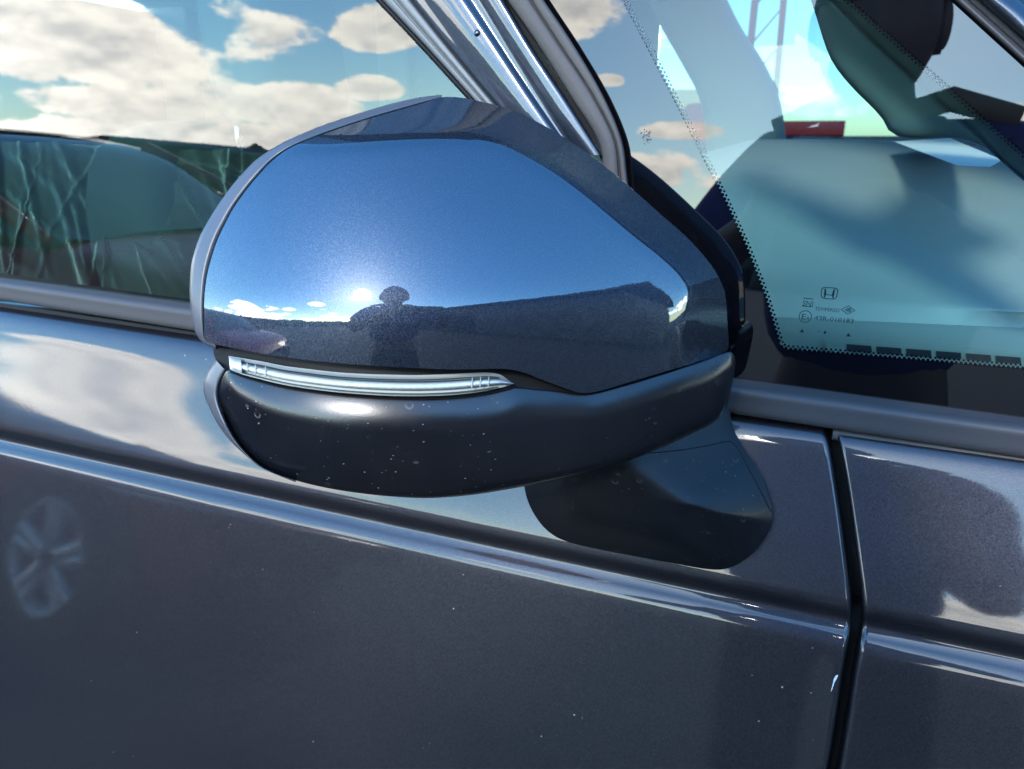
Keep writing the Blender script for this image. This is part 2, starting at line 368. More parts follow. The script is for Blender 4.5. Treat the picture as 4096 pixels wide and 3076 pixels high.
# door frame: chrome slip, painted frame with its groove, then the rubber
def lane(name, rows, m_, nu=70, nv=44, fn=wpt, smoothx=True):
    cs = []
    for pts, off in rows:
        e = extend(pts, Y_T, pts[-1][1]+60); e = catmull(e, 60); cs.append(fn(e[:, 0], e[:, 1], off))
    return part(sweep(name, cs, m_, None, nu, nv, smoothx))
lane('window_run_seal', [([(1500, 0), (1680, 190), (1858, 385), (2020, 560)], .0005), ([(1508, 0), (1688, 190), (1866, 385), (2028, 560)], .004), ([(1524, 0), (1702, 190), (1880, 385), (2040, 560)], .004), ([(1534, 0), (1712, 190), (1892, 385), (2050, 560)], .001)], BLACK, nv=12)
lane('bright_slip', [([(1530, 0), (1708, 190), (1888, 390), (2040, 560)], .002), ([(1545, 0), (1719, 190), (1897, 390), (2048, 560)], .006), ([(1570, 0), (1738, 190), (1913, 390), (2062, 560)], .0065), ([(1578, 0), (1744, 190), (1918, 390), (2066, 560)], .0045), ([(1602, 0), (1762, 190), (1932, 390), (2078, 560)], .0085), ([(1632, 0), (1785, 190), (1950, 390), (2094, 560)], .0075), ([(1640, 0), (1791, 190), (1955, 390), (2098, 560)], .0045)], SLIP)
lane('door_frame', [([(1634, 0), (1786, 190), (1952, 390), (2096, 560)], .002), ([(1642, 0), (1793, 190), (1957, 390), (2101, 560)], .0085), ([(1700, 0), (1846, 190), (2000, 390), (2140, 560)], .0105), ([(1790, 0), (1925, 190), (2068, 390), (2196, 560)], .0120),
                    ([(1852, 0), (1980, 190), (2115, 390), (2235, 560)], .0108), ([(1868, 0), (1994, 190), (2127, 390), (2245, 560)], .0092), ([(1884, 0), (2006, 190), (2137, 390), (2254, 560)], .0076), ([(1915, 0), (2033, 190), (2160, 390), (2272, 560)], .0074),
                    ([(1935, 0), (2052, 190), (2178, 390), (2290, 560)], .0082), ([(1970, 0), (2088, 190), (2215, 390), (2330, 560)], .0090), ([(2005, 0), (2118, 190), (2250, 390), (2360, 560)], .0080), ([(2016, 0), (2130, 190), (2262, 390), (2376, 570)], .005), ([(2022, 0), (2136, 190), (2268, 390), (2382, 570)], -.004)], PAINT, nv=110)
lane('frame_seal', [([(2012, 0), (2128, 190), (2262, 390), (2376, 570), (2404, 640)], -.003), ([(2034, 0), (2152, 190), (2284, 390), (2394, 570), (2412, 650)], -.003)], BLACK, nv=4, smoothx=False)
lane('weatherstrip', [([(2026, 0), (2146, 170), (2284, 390), (2392, 570), (2412, 700)], .000), ([(2034, 0), (2154, 170), (2294, 390), (2402, 570), (2420, 700)], .006), ([(2076, 0), (2192, 170), (2332, 390), (2432, 570), (2450, 700)], .0090),
                      ([(2110, 0), (2222, 170), (2366, 390), (2454, 570), (2470, 700)], .0070), ([(2122, 0), (2232, 170), (2376, 390), (2462, 570), (2478, 705)], .002), ([(2130, 0), (2240, 170), (2382, 390), (2467, 570), (2484, 705)], .0055), ([(2148, 0), (2262, 170), (2396, 390), (2476, 570), (2492, 705)], .0065), ([(2166, 0), (2280, 170), (2410, 390), (2484, 570), (2502, 705)], .0055), ([(2174, 0), (2288, 170), (2416, 390), (2490, 570), (2508, 705)], .001)], RUBBER, nv=60)
# clip button on the frame
bp = wpt(np.array([1911.]), np.array([134.]), .0105)[0]
bm = bmesh.new(); bmesh.ops.create_uvsphere(bm, u_segments=20, v_segments=12, radius=.0026); me = bpy.data.meshes.new('frame_button'); bm.to_mesh(me); bm.free()
o = link('frame_button', me, PAINT); o.location = bp; part(o); 

# quarter window: outline in picture pixels, pane, frit band with dotted edge
qout = [(2165, 0), (2280, 170), (2408, 390), (2482, 570), (2502, 705), (2520, 1300), (2560, 1570), (2960, 1580), (4096, 1735)]
def qz(px, py, off=0): return qpt(np.array([float(px)]), np.array([float(py)]), off)[0]
a_edge = lambda y: 3826+(y-0)*(4096-3826)/249.0
qpoly = [(2165-.55*560, -560)]+qout+[(4600, 1800), (a_edge(760), 760), (a_edge(-560), -560)]
def flat(name, poly, off, m_, fn=qpt, parent_=True, par=None):
    p = np.array(poly, float); Vv = fn(p[:, 0], p[:, 1], off); o = mesh(name, Vv, [tuple(range(len(p)))], m_, None, False)
    bm = bmesh.new(); bm.from_mesh(o.data); bmesh.ops.triangulate(bm, faces=bm.faces); bm.to_mesh(o.data); bm.free()
    if par is not None:
        o.parent = par; o.matrix_parent_inverse = Matrix.Translation((0, -.8, 0)); return o
    return part(o) if parent_ else o
qw = flat('quarter_window', qpoly, 0, GLASS_Q)
def sub(o): o.parent = qw; return o     # sub-parts of the quarter window (its own transform stays identity to the car)
clear = np.vstack([linres([(2493, 0), (2600, 205), (2700, 400), (2800, 600), (2900, 800), (2985, 985), (3060, 1180), (3120, 1378)], 120),
                   linres([(3128, 1390), (3150, 1397), (3500, 1425), (3800, 1450), (4096, 1474), (4500, 1510)], 120),
                   linres([(4500, 975), (4090, 608), (3730, 292), (3408, 8)], 60), [(2900, -440)], [(2262, -440)]])
def band(name, outer, inner, off, m_):  # ring between two closed outlines
    n = 320; A = linres(np.vstack([outer, outer[:1]]), n)
    return A
# frit as strips between the glass edge and the clear field
left_o = linres([(2165-.55*560, -560), (2165, 0), (2280, 170), (2408, 390), (2482, 570), (2502, 705), (2520, 1300), (2560, 1570)], 100)
left_i = linres([(2230, -500), (2493, 0), (2600, 205), (2700, 400), (2800, 600), (2900, 800), (2985, 985), (3060, 1180), (3120, 1378), (3126, 1388)], 100)
bot_o = linres([(2560, 1570), (2960, 1580), (4096, 1735), (4600, 1800)], 60)
bot_i = linres([(3126, 1388), (3150, 1397), (3500, 1425), (3800, 1450), (4096, 1474), (4600, 1518)], 60)
rt_i = linres([(4600, 1068), (4090, 608), (3730, 292), (3408, 8), (2800, -530)], 60)
rt_o = linres([(4700, a_edge(0)*0+806), (4096, 240), (3826, -10), (3252, -540)], 60)
G = np.concatenate([np.stack([qpt(left_o[:, 0], left_o[:, 1], .0004), qpt(left_i[:, 0], left_i[:, 1], .0004)], 1), np.stack([qpt(bot_o[:, 0], bot_o[:, 1], .0004), qpt(bot_i[:, 0], bot_i[:, 1], .0004)], 1)])
fr = sub(grid('frit_band', G, FRIT, None, smooth=False)); fr['label'] = 'black ceramic border along the left and bottom of the quarter window'
sub(grid('frit_band', np.stack([qpt(rt_o[:, 0], rt_o[:, 1], .0004), qpt(rt_i[:, 0], rt_i[:, 1], .0004)], 1), FRIT, None, smooth=False))
# dots
V, Fc = [], []
def dots(line, step, rows, inward):
    L_ = linres(line, 2000); seg = np.r_[0, np.cumsum(np.linalg.norm(np.diff(L_, axis=0), axis=1))]
    for r_i, (dist, rad) in enumerate(rows):
        for s in np.arange(step*(.5 if r_i % 2 else 0), seg[-1], step):
            c = np.array([np.interp(s, seg, L_[:, 0]), np.interp(s, seg, L_[:, 1])]); c2 = np.array([np.interp(s+4, seg, L_[:, 0]), np.interp(s+4, seg, L_[:, 1])])
            t = (c2-c); t /= max(np.linalg.norm(t), 1e-6); nn = np.array([t[1], -t[0]])*inward; c = c+nn*dist
            if not (-60 < c[1] < 1540 and c[0] < 4150): continue
            k = len(V); ang = np.linspace(0, 2*np.pi, 8, endpoint=False)
            pts = qpt(c[0]+rad*np.cos(ang), c[1]+rad*np.sin(ang), .0004); V.extend(pts); Fc.append(tuple(range(k, k+8)))
dots([(2493, 0), (2600, 205), (2700, 400), (2800, 600), (2900, 800), (2985, 985), (3060, 1180), (3120, 1378)], 19, [(1, 7.5), (13, 5.0)], 1)
dots([(3126, 1388), (3150, 1397), (3500, 1425), (3800, 1450), (4096, 1474), (4300, 1492)], 19, [(1, 7.5), (13, 5.0)], 1)
dots([(4150, 660), (4090, 608), (3730, 292), (3408, 8), (3300, -90)], 19, [(1, 7.5), (13, 5.0)], 1)
fd = sub(mesh('frit_dots', V, Fc, FRIT, None, False)); fd['kind'] = 'stuff'

# printed marks on the glass
INK = mat('printed_mark', (.012, .03, .035), .7)
qx = qz(3400, 1200)-qz(3300, 1200-0); qx = (qz(3400, 1214)-qz(3300, 1206)); QX = Vector(qx).normalized(); QZ = (Vector(-QN).cross(QX)).normalized()*1.0
if QZ.z < 0: QZ = -QZ
PXM = np.linalg.norm(qz(3400, 1210)-qz(3300, 1202))/math.hypot(100, 8)
def text(body, px, py, hpx, wpx=None, name='marking'):
    c = bpy.data.curves.new(name, 'FONT'); c.body = body; c.size = 1.0; c.fill_mode = 'FRONT'; c.resolution_u = 2
    o = bpy.data.objects.new(name, c); COL.objects.link(o); bpy.context.view_layer.update()
    dim = o.dimensions; sy = hpx*PXM/dim.y; sx = (wpx*PXM/dim.x) if wpx else sy
    dg = bpy.context.evaluated_depsgraph_get(); me = bpy.data.meshes.new_from_object(o.evaluated_get(dg)); bpy.data.objects.remove(o)
    xs = [v.co.x for v in me.vertices]; ys = [v.co.y for v in me.vertices]; x0, y0 = min(xs), min(ys)
    org = Vector(qz(px, py, -.0009))
    for v in me.vertices: v.co = org+QX*((v.co.x-x0)*sx)+QZ*((v.co.y-y0)*sy)
    me.materials.clear(); o = link(name, me, INK, None, False); return sub(o)
def strokes(name, polys, px, py):       # polygons in local picture pixels (x right, y up) from an origin pixel
    org = Vector(qz(px, py, -.0009)); V, Fc = [], []
    for p in polys:
        k = len(V); V += [org+QX*(x*PXM)+QZ*(y*PXM) for x, y in p]; Fc.append(tuple(range(k, k+len(p))))
    return sub(mesh(name, V, Fc, INK, None, False))
def ring(outer, inner):
    n = len(outer); return [[outer[i], outer[(i+1) % n], inner[(i+1) % n], inner[i]] for i in range(n)]
def rr(w, h, e=3.0, n=40): return [(math.copysign(abs(math.cos(t))**(2/e), math.cos(t))*w, math.copysign(abs(math.sin(t))**(2/e), math.sin(t))*h) for t in np.linspace(0, 2*math.pi, n, endpoint=False)]
def taper(pts): return [(x*(1+.06*y/26), y) for x, y in pts]
strokes('emblem', ring(taper(rr(34, 26, 4)), taper(rr(30.5, 22.5, 4))) + [
    [(-21, 19), (-15, 19), (-11.5, -1), (-11.5, -5), (-13, -9), (-15, -20), (-20, -20)], [(21, 19), (15, 19), (11.5, -1), (11.5, -5), (13, -9), (15, -20), (20, -20)][::-1],
    [(-12.5, -3), (-9, -6), (9, -6), (12.5, -3), (13.5, -10), (8, -9), (-8, -9), (-13.5, -10)]], 3317, 1173)
strokes('standards_mark', [[(-21, 18), (21, 18), (21, 14.5), (-21, 14.5)], [(-22, -20), (20, -20), (20, -16.5), (-22, -16.5)]], 3231, 1209)
text('SNI', 3210, 1223, 23, 42)
text('TEMPERED', 3259, 1241, 15, 100)
strokes('diamond_mark', ring([(-30, 0), (0, 19), (30, 0), (0, -19)], [(-25.5, 0), (0, 15.5), (25.5, 0), (0, -15.5)]) + [
    [(-15, -5), (-3, 8), (12, 8), (9, 4), (-2, 4), (-10, -5)], [(-8, -5), (2, 3), (17, 2), (14, -1), (4, -1), (1, -5)], [(-2, -8), (8, -8), (15, -2), (10, -2), (6, -5)]], 3392, 1240)
strokes('approval_circle', ring(rr(27, 27, 2), rr(24, 24, 2)), 3221, 1266)
text('E', 3206, 1277, 24, 17); text('4', 3224, 1279, 15, 11)
text('43R-010183', 3257, 1280, 20, 158)
strokes('triangle_mark', [[(-10, -8), (10, -8), (0, 9)]], 3208, 1323); strokes('triangle_mark', [[(-10, -8), (10, -8), (0, 9)]], 3394, 1339)
strokes('date_mark', [[(-6, -6), (3, -6), (5, 3), (0, 9), (-4, 2)], [(-30, 1), (-22, 1), (-22, 3), (-30, 3)], [(-19, 0), (-14, 0), (-14, 2), (-19, 2)]], 3300, 1330)
# grime smudge on the glass
rs = random.Random(3)
pl = []
for k in range(26):
    x, y, r = rs.gauss(0, 11), rs.gauss(0, 17), rs.uniform(1.5, 6); pl.append([(x+r*rs.uniform(.5, 1.2)*math.cos(t), y+r*rs.uniform(.5, 1.2)*math.sin(t)) for t in np.linspace(0, 2*math.pi, 7, endpoint=False)])
org_s = (2586, 545)
s_ = strokes('grime_smudge', pl, *org_s); s_.data.materials[0] = mat('grime', (.10, .09, .08), .9); s_.location = Vector(QN)*.0016

# windscreen pillar at the right
def q_lane(name, rows, m_, nv=30, smoothx=True):
    cs = []
    for (x0, y0, x1, y1), off in rows:
        d_ = np.array([x1-x0, y1-y0], float); a = np.array([x0, y0])-d_*2.3; b = np.array([x0, y0])+d_*3.2
        l = linres([a, b], 50); cs.append(qpt(l[:, 0], l[:, 1], off))
    return part(sweep(name, cs, m_, None, 50, nv, smoothx))
q_lane('pillar_slip', [((3818, 0, 4096, 253), .0), ((3826, 0, 4096, 246), .005), ((3846, 0, 4096, 228), .006), ((3866, 0, 4096, 207), .004), ((3872, 0, 4096, 201), -.002)], TRIM)
q_lane('pillar_seal', [((3864, 0, 4096, 208), -.001), ((3880, 0, 4096, 193), .001), ((3905, 0, 4096, 168), .001), ((3924, 0, 4096, 152), -.002)], RUBBER)
q_lane('windscreen_pillar', [((3912, 0, 4096, 160), -.006), ((3920, 0, 4096, 153), .004), ((3940, 0, 4096, 138), .009), ((3990, 0, 4096, 96), .010), ((4080, 0, 4190, 96), .004), ((4180, 0, 4290, 96), -.02), ((4240, 0, 4350, 96), -.06)], PAINT)

# roof, far side, bonnet: plain panels that the mirror and glass reflect and that close the cabin
ROOFIN = mat('headliner', (.55, .54, .50), .9)
G = [[(x, y, 1.60+.09*math.sin(min(1, max(0, (y-.04)/1.52))*math.pi)**.6-.02*max(0, x+.2)) for y in np.linspace(.035, 1.565, 24)] for x in np.linspace(-2.0, -.18, 12)]
part(grid('roof_panel', G, PAINT, None))
part(grid('headliner', [[(p[0], p[1], p[2]-.035) for p in r] for r in G], ROOFIN, None))
part(sweep('roof_rail', [[(x, y+.04, z) for x in (-2.0, -.2)] for y, z in ((.012, 1.565), (-.012, 1.572), (-.014, 1.590), (-.002, 1.606), (.03, 1.612))], PAINT, None, 6, 20))
INT = mat('interior_plastic', (.30, .31, .29), .7)
INT_D = mat('interior_dark', (.05, .055, .055), .8)
part(box('cabin_floor', (-.8, .8, .35), (2.6, 1.5, .05), INT_D)); 
part(box('far_door_panel', (-.9, 1.53, .73), (2.4, .06, .70), INT))
part(box('rear_bulkhead', (-2.0, .8, .95), (.05, 1.5, 1.25), INT_D))
for xx, w_ in ((-1.15, .10), (-1.95, .2)):
    part(box('far_pillar', (xx, 1.53, 1.33), (w_, .05, .53), INT, bevel=.01))
A_ = catmull([(2380, -400), (2560, -60), (2640, 100), (2730, 260), (2800, 400), (2830, 620)], 30); B_ = catmull([(2700, -400), (2880, -60), (2960, 100), (3060, 260), (3120, 400), (3150, 620)], 30)
fp = lambda q, y: onplane(q[:, 0], q[:, 1], (0, y, 1), (0, 1, 0))
part(sweep('far_windscreen_pillar', [fp(A_, 1.50), fp(A_*.9+B_*.1, 1.46), fp(A_*.5+B_*.5, 1.44), fp(A_*.1+B_*.9, 1.46), fp(B_, 1.50)], mat('far_lining', (.42, .44, .42), .8), None, 30, 20))
part(mesh('far_window', [(-1.9, 1.54, 1.07), (-.42, 1.54, 1.07), (-.42, 1.54, 1.60), (-1.9, 1.54, 1.60)], [(0, 1, 2, 3)], mat('lit_teal_panel', (.15, .22, .21), .7), None, False))  # opaque matte panel for the pane; lit teal behind the headrest painted in
part(sweep('windscreen', [[(-.20, y, 1.615+.03*math.sin((y-.05)/1.5*math.pi)), (.62+.12*math.sin((y-.05)/1.5*math.pi), y, 1.075)] for y in np.linspace(.08, 1.5, 9)], GLASS_WS, None, 20, 20))
part(sweep('bonnet', [[(x, y, 1.047-.025*x+.055*math.sin((y-.02)/1.56*math.pi)**.7-(.0 if y > .1 else .004)-.10*max(0, x-.45)**1.5) for x in np.linspace(.66, 1.25, 12)] for y in np.linspace(.03, 1.57, 18)], PAINT, None, 12, 40))
part(box('cowl', (.50, .8, 1.02), (.36, 1.5, .03), BLACK))
part(box('near_sill', (-.9, .035, .60), (2.3, .03, .80), INT_D))

part(mesh('far_quarter_window', [(-.42, 1.545, 1.07), (.62, 1.545, 1.07), (.62, 1.545, 1.60), (-.42, 1.545, 1.60)], [(0, 1, 2, 3)], thin_glass('far_quarter_glass', (.135, .155, .185), 1.2), None, False))
# dashboard: a pad by the glass with a slotted demister vent, then the rising top
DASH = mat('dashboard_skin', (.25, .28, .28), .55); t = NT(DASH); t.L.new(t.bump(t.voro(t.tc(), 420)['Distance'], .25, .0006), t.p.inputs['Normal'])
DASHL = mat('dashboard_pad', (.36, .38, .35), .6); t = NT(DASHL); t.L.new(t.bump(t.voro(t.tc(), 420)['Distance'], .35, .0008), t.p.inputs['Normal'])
db = empty('dashboard', (0, 0, 0)); db.parent = car; P(db)
def dsub(o): o.parent = db; return o
PADZ = 1.076
def pad(px, py, dz=0): return onplane(np.array(px, float), np.array(py, float), (0, 0, PADZ+dz), (0, 0, 1))
seam = pad([2500, 3100, 3600, 4096, 5200], [1225, 1268, 1290, 1311, 1352]); near = [(p[0], .03, PADZ-.004) for p in seam]
mid = [(a[0], .6*a[1]+.4*.03, PADZ+.001) for a in seam]
dsub(sweep('dash_pad', [near, mid, list(seam), [(a[0], a[1]+.012, PADZ-.004) for a in seam]], DASHL, None, 40, 24))
top_rows = [[(a[0], a[1]+.008, PADZ-.006) for a in seam], [(a[0], a[1]+.014, PADZ+.006) for a in seam]]
for k, (dy, dz) in enumerate(((.06, .024), (.14, .060), (.24, .100), (.34, .126), (.45, .138), (.75, .125), (1.0, .11), (1.32, .05))):
    top_rows.append([(x, seam[1][1]+dy, PADZ+dz-.10*max(0, x-.15)+(.0 if x > -.2 else -.03)) for x in (-.20, -.10, .05, .30, .58)])
dsub(sweep('dash_top', top_rows, DASH, None, 30, 60))
SLOT = mat('vent_slot', (.004, .005, .012), .6); VF = mat('vent_frame', (.40, .42, .38), .5)
for i in range(7):
    x0 = 3385+i*119.5; y0 = 1376+i*9.2; q = pad([x0, x0+100, x0+103, x0+3], [y0, y0+7.5, y0+34, y0+26], .0045)
    dsub(mesh('vent_slot', q, [(0, 1, 2, 3)], SLOT, None, False))
q = [[pad([x], [1372+(x-3340)*.078-16], .0036)[0], pad([x+6], [1420+(x-3340)*.078], .0036)[0]] for x in np.linspace(3300, 4300, 20)]
dsub(grid('vent_frame', q, VF, None))
# pillar lining; the reflected neck's dark silhouette is put into its edge and tone
LINING_SILHOUETTE = mat('lining_neck_silhouette', (.12, .135, .135), .7)
def lining(name, rows, fn):
    return part(sweep(name, [fn(np.array(r)) for r in rows], LINING_SILHOUETTE, None, 40, 16))
def qi(off): return lambda r: qpt(r[:, 0], r[:, 1], off)
A_ = catmull([(3040, -560), (3170, -200), (3250, 20), (3330, 250), (3430, 372), (3510, 450), (3548, 500), (3566, 542), (3700, 553), (3860, 553), (3940, 568), (4000, 630), (4096, 715), (4500, 1080)], 40)
B_ = catmull([(2960, -420), (3180, -150), (3330, 0), (3420, 90), (3560, 225), (3700, 352), (3800, 440), (3900, 525), (4010, 640), (4200, 800), (4560, 1120)], 40)
C_ = catmull([(3000, -560), (3230, -280), (3460, -60), (3560, 30), (3700, 150), (3850, 290), (3950, 380), (4060, 470), (4180, 580), (4350, 740), (4700, 1060)], 40)
part(sweep('lining_neck_silhouette', [qpt(A_[:, 0], A_[:, 1], -.055), qpt(A_[:, 0]*.9+B_[:, 0]*.1, A_[:, 1]*.9+B_[:, 1]*.1, -.048), qpt(A_[:, 0]*.4+B_[:, 0]*.6, A_[:, 1]*.4+B_[:, 1]*.6, -.040), qpt(B_[:, 0]-6, B_[:, 1]+6, -.038), qpt(B_[:, 0], B_[:, 1], -.043), qpt(B_[:, 0]+8, B_[:, 1]-8, -.036), qpt(B_[:, 0]*.3+C_[:, 0]*.7, B_[:, 1]*.3+C_[:, 1]*.7, -.026), qpt(C_[:, 0], C_[:, 1], -.012)], LINING_SILHOUETTE, None, 50, 40))
pp = tag(mesh('paper_sheet', [*(onplane(np.array([3575., 3800., 4010., 3960., 3830.]), np.array([566., 552., 640., 668., 662.]), (0, 0, 1.19), (0, -.05, 1)))], [(0, 1, 2, 3, 4)], mat('white_paper', (.80, .80, .78), .7), None, False), 'white sheet of paper lying on the dashboard behind the quarter window', 'paper')

# driver's seat
SEAT = mat('seat_cloth', (.035, .048, .052), .85); t = NT(SEAT); t.L.new(t.bump(t.noise(t.tc(), 700, 2)[0], .3, .0006), t.p.inputs['Normal'])
st = empty('driver_seat', (-.75, .42, .45)); st.parent = car; st.location = (-.60, .42-.8, .45)
def seat_block(name, c, s, e, tilt=0, m_=SEAT):
    V = []; nu, nv = 28, 16
    for i in range(nu):
        for j in range(nv):
            u = 2*math.pi*i/nu; v = -math.pi/2+math.pi*j/(nv-1)
            f = lambda a, p: math.copysign(abs(a)**p, a)
            V.append((c[0]+s[0]*f(math.cos(v), e)*f(math.cos(u), e), c[1]+s[1]*f(math.cos(v), e)*f(math.sin(u), e), c[2]+s[2]*f(math.sin(v), e)))
    V = [(x-(z-c[2])*math.tan(tilt), y, z) for x, y, z in V]
    o = mesh(name, V, gridfaces(nu, nv, True), m_, None); o.parent = st; return o
seat_block('backrest', (-.12, 0, .45), (.09, .25, .34), .5, R(14)); seat_block('seat_cushion', (.16, 0, .06), (.27, .25, .09), .5)
seat_block('headrest', (-.10, 0, .88), (.055, .105, .115), .55, R(6))
for s_ in (-1, 1): o = tube('headrest_post', [(-.14, s_*.06, .68), (-.12, s_*.06, .84)], .007, CHROME); o.parent = st

# crumpled protective film over the inside of the door and the seat
FILM = bpy.data.materials.new('clear_protective_film'); FILM.use_nodes = True
nt = FILM.node_tree; nt.nodes.clear(); N = nt.nodes; L = nt.links
out = N.new('ShaderNodeOutputMaterial'); m1 = N.new('ShaderNodeMixShader'); m2 = N.new('ShaderNodeMixShader'); tr = N.new('ShaderNodeBsdfTransparent'); gl = N.new('ShaderNodeBsdfGlossy'); df = N.new('ShaderNodeBsdfDiffuse'); fr_ = N.new('ShaderNodeFresnel')
tr.inputs[0].default_value = (.9, .95, .92, 1); gl.inputs[1].default_value = .28; df.inputs[0].default_value = (.55, .62, .56, 1); lw = N.new('ShaderNodeFresnel'); lw.inputs[0].default_value = 1.5; rg = N.new('ShaderNodeMapRange'); L.new(lw.outputs[0], rg.inputs[0]); rg.inputs[1].default_value = .045; rg.inputs[2].default_value = .25; rg.inputs[3].default_value = .01; rg.inputs[4].default_value = .40; L.new(rg.outputs[0], m1.inputs[0]); fr_.inputs[0].default_value = 1.6
L.new(tr.outputs[0], m1.inputs[1]); L.new(df.outputs[0], m1.inputs[2]); L.new(fr_.outputs[0], m2.inputs[0]); L.new(m1.outputs[0], m2.inputs[1]); L.new(gl.outputs[0], m2.inputs[2]); L.new(m2.outputs[0], out.inputs[0])
rs = random.Random(11)
def film(name, org, eu, ev, nu, nv, amp, seed, label):
    r_ = np.random.default_rng(seed); org = np.array(org); eu = np.array(eu); ev = np.array(ev); nn = np.cross(eu, ev); nn /= np.linalg.norm(nn)
    U, Vv = np.meshgrid(np.linspace(0, 1, nu), np.linspace(0, 1, nv), indexing='ij'); h = np.zeros_like(U)
    for k in range(260):                  # sharp pleats
        a = r_.normal(R(-34), R(24)); ph = r_.uniform(-.2, 2.1); d_ = U*math.cos(a)*1.9-Vv*math.sin(a)*.55-ph; w = r_.uniform(.002, .014)
        h += r_.uniform(.2, 1)*np.maximum(0, 1-np.abs(d_)/w)*amp*(.5+.5*np.sin(3*Vv+r_.uniform(0, 6)))
    Pp = org+U[..., None]*eu+Vv[..., None]*ev+nn*h[..., None]
    return tag(grid(name, Pp, FILM, None), label, 'plastic film')
film('protective_film', (-1.75, .06, .95), (1.50, 0, -.04), (.0, .20, .28), 900, 90, .0075, 4, 'crumpled clear plastic film over the seat behind the door window')

# ------------------------------------------------------------------ door mirror
wm = empty('wing_mirror', (0, 0, 0)); wm.parent = car; P(wm)
def msub(o): o.parent = wm; return o
def c2(pts): return np.array(pts, float)/.92167+np.array([700., 300.])    # from the working crop to photo pixels
Z0 = .372; K = Z0/F_PX
# vertical section of the cap: normal elevation at each picture row, smoothed and integrated
VROWS = np.arange(0, 2200, 2.0)
_n = np.interp(VROWS, [0, 380, 600, 1000, 1160, 1200, 1240, 1280, 1340, 1500, 1700, 2200], [58, 52, 44.5, 31, 24, 19, 13, 7.5, 3, -2, -8, -14])
_k = np.exp(-.5*(np.arange(-60, 61)*2/42.0)**2); _k /= _k.sum(); _n = np.convolve(np.pad(_n, 60, 'edge'), _k, 'valid')
VB = np.cumsum(-np.tan(np.radians(_n-18))*2*K); VB = VB-np.interp(1275, VROWS, VB)
HCOLS = np.arange(0, 4000, 2.0)
_a = np.interp(HCOLS, [0, 700, 830, 1000, 1250, 1565, 1750, 2000, 2400, 2750, 2950, 4000], [-58, -50, -41, -29, -14, 3, 10, 17, 26, 33, 36, 45])
_a = np.convolve(np.pad(_a, 60, 'edge'), _k, 'valid'); _a = np.convolve(np.pad(_a, 60, 'edge'), _k, 'valid')
HB = np.cumsum(np.tan(np.radians(_a))*2*K); HB = HB-np.interp(1550, HCOLS, HB)
def zcap_base(px, py):
    x = (np.asarray(px, float)-1550)*K; y = (1275-np.asarray(py, float))*K
    return Z0+np.interp(np.asarray(px, float), HCOLS, HB)+np.interp(np.asarray(py, float), VROWS, VB)
CREASE = np.vstack([[(-200, 640)], c2([(300, 320), (430, 262), (560, 258), (700, 247), (850, 235), (1000, 228), (1100, 230), (1200, 248), (1300, 293), (1400, 353), (1500, 428), (1600, 512), (1700, 598), (1800, 680), (1868, 748), (1895, 800), (1888, 850), (1870, 920), (1852, 1000), (1845, 1080), (1842, 1300)])])
CREASE = catmull(CREASE, 160)
def zcap(px, py):
    px = np.asarray(px, float); py = np.asarray(py, float); P_ = np.stack([px, py], -1)
    d = pdist(P_, CREASE, True)
    S_ = 1.75-1.05*np.clip((px-2150)/650, 0, 1)
    return zcap_base(px, py)+S_*K*splus(d, 15.0)
def polar(name, outline, center, zf, m_, back=.03, shrink=.94, nt_=420, nr=90, lip=.0015, parent_=None):
    O = catmull(outline, nt_, True); c = np.array(center, float)
    s = np.sin(np.linspace(0.02, 1, nr)*math.pi/2)**.9; s[-1] = 1
    px = c[0]+s[None, :]*(O[:, 0]-c[0])[:, None]; py = c[1]+s[None, :]*(O[:, 1]-c[1])[:, None]
    z = zf(px, py); Pw = at(px, py, z)
    e = Pw[:, -1]; cen = e.mean(0); view = FWD
    r1 = e+view*lip+(cen-e)*.004; r2 = cen+(e-cen)*shrink+view*back
    G = np.concatenate([Pw, r1[:, None], r2[:, None]], 1); n, k = G.shape[:2]
    Vv = np.vstack([G.reshape(-1, 3), at(np.array([c[0]]), np.array([c[1]]), zf(np.array([c[0]]), np.array([c[1]]))), r2.mean(0)[None]])
    Fc = gridfaces(n, k, True); ci = n*k
    Fc += [(((i+1) % n)*k, i*k, ci) for i in range(n)] + [(i*k+k-1, ((i+1) % n)*k+k-1, ci+1) for i in range(n)]
    o = mesh(name, Vv, Fc, m_, None); recalc(o); return o
cap_out = c2([(112, 975), (108, 930), (107, 880), (108, 830), (112, 780), (120, 730), (140, 655), (160, 600), (185, 548), (212, 497), (245, 448), (282, 400), (318, 358), (352, 322), (390, 291), (430, 266), (520, 228), (610, 196), (720, 160), (850, 122), (925, 100), (985, 82), (1040, 82), (1100, 92), (1200, 116), (1300, 155), (1400, 209), (1500, 273), (1600, 348), (1700, 433), (1800, 522), (1880, 592), (1950, 667), (2000, 737), (2026, 800), (2033, 850), (2036, 900), (2040, 960), (2041, 1000), (2038, 1014), (2020, 1024), (1950, 1050), (1800, 1095), (1650, 1140), (1560, 1166), (1525, 1172), (1500, 1172), (1470, 1166), (1420, 1148), (1350, 1122), (1290, 1098), (1245, 1087), (1200, 1083), (1100, 1085), (1000, 1085), (800, 1076), (600, 1062), (400, 1040), (250, 1014), (170, 998), (130, 988)])
cap = msub(polar('painted_cap', cap_out, (1700, 950), zcap, PAINT_CAP)); cap['label'] = 'glossy slate blue metallic cap of the door mirror'
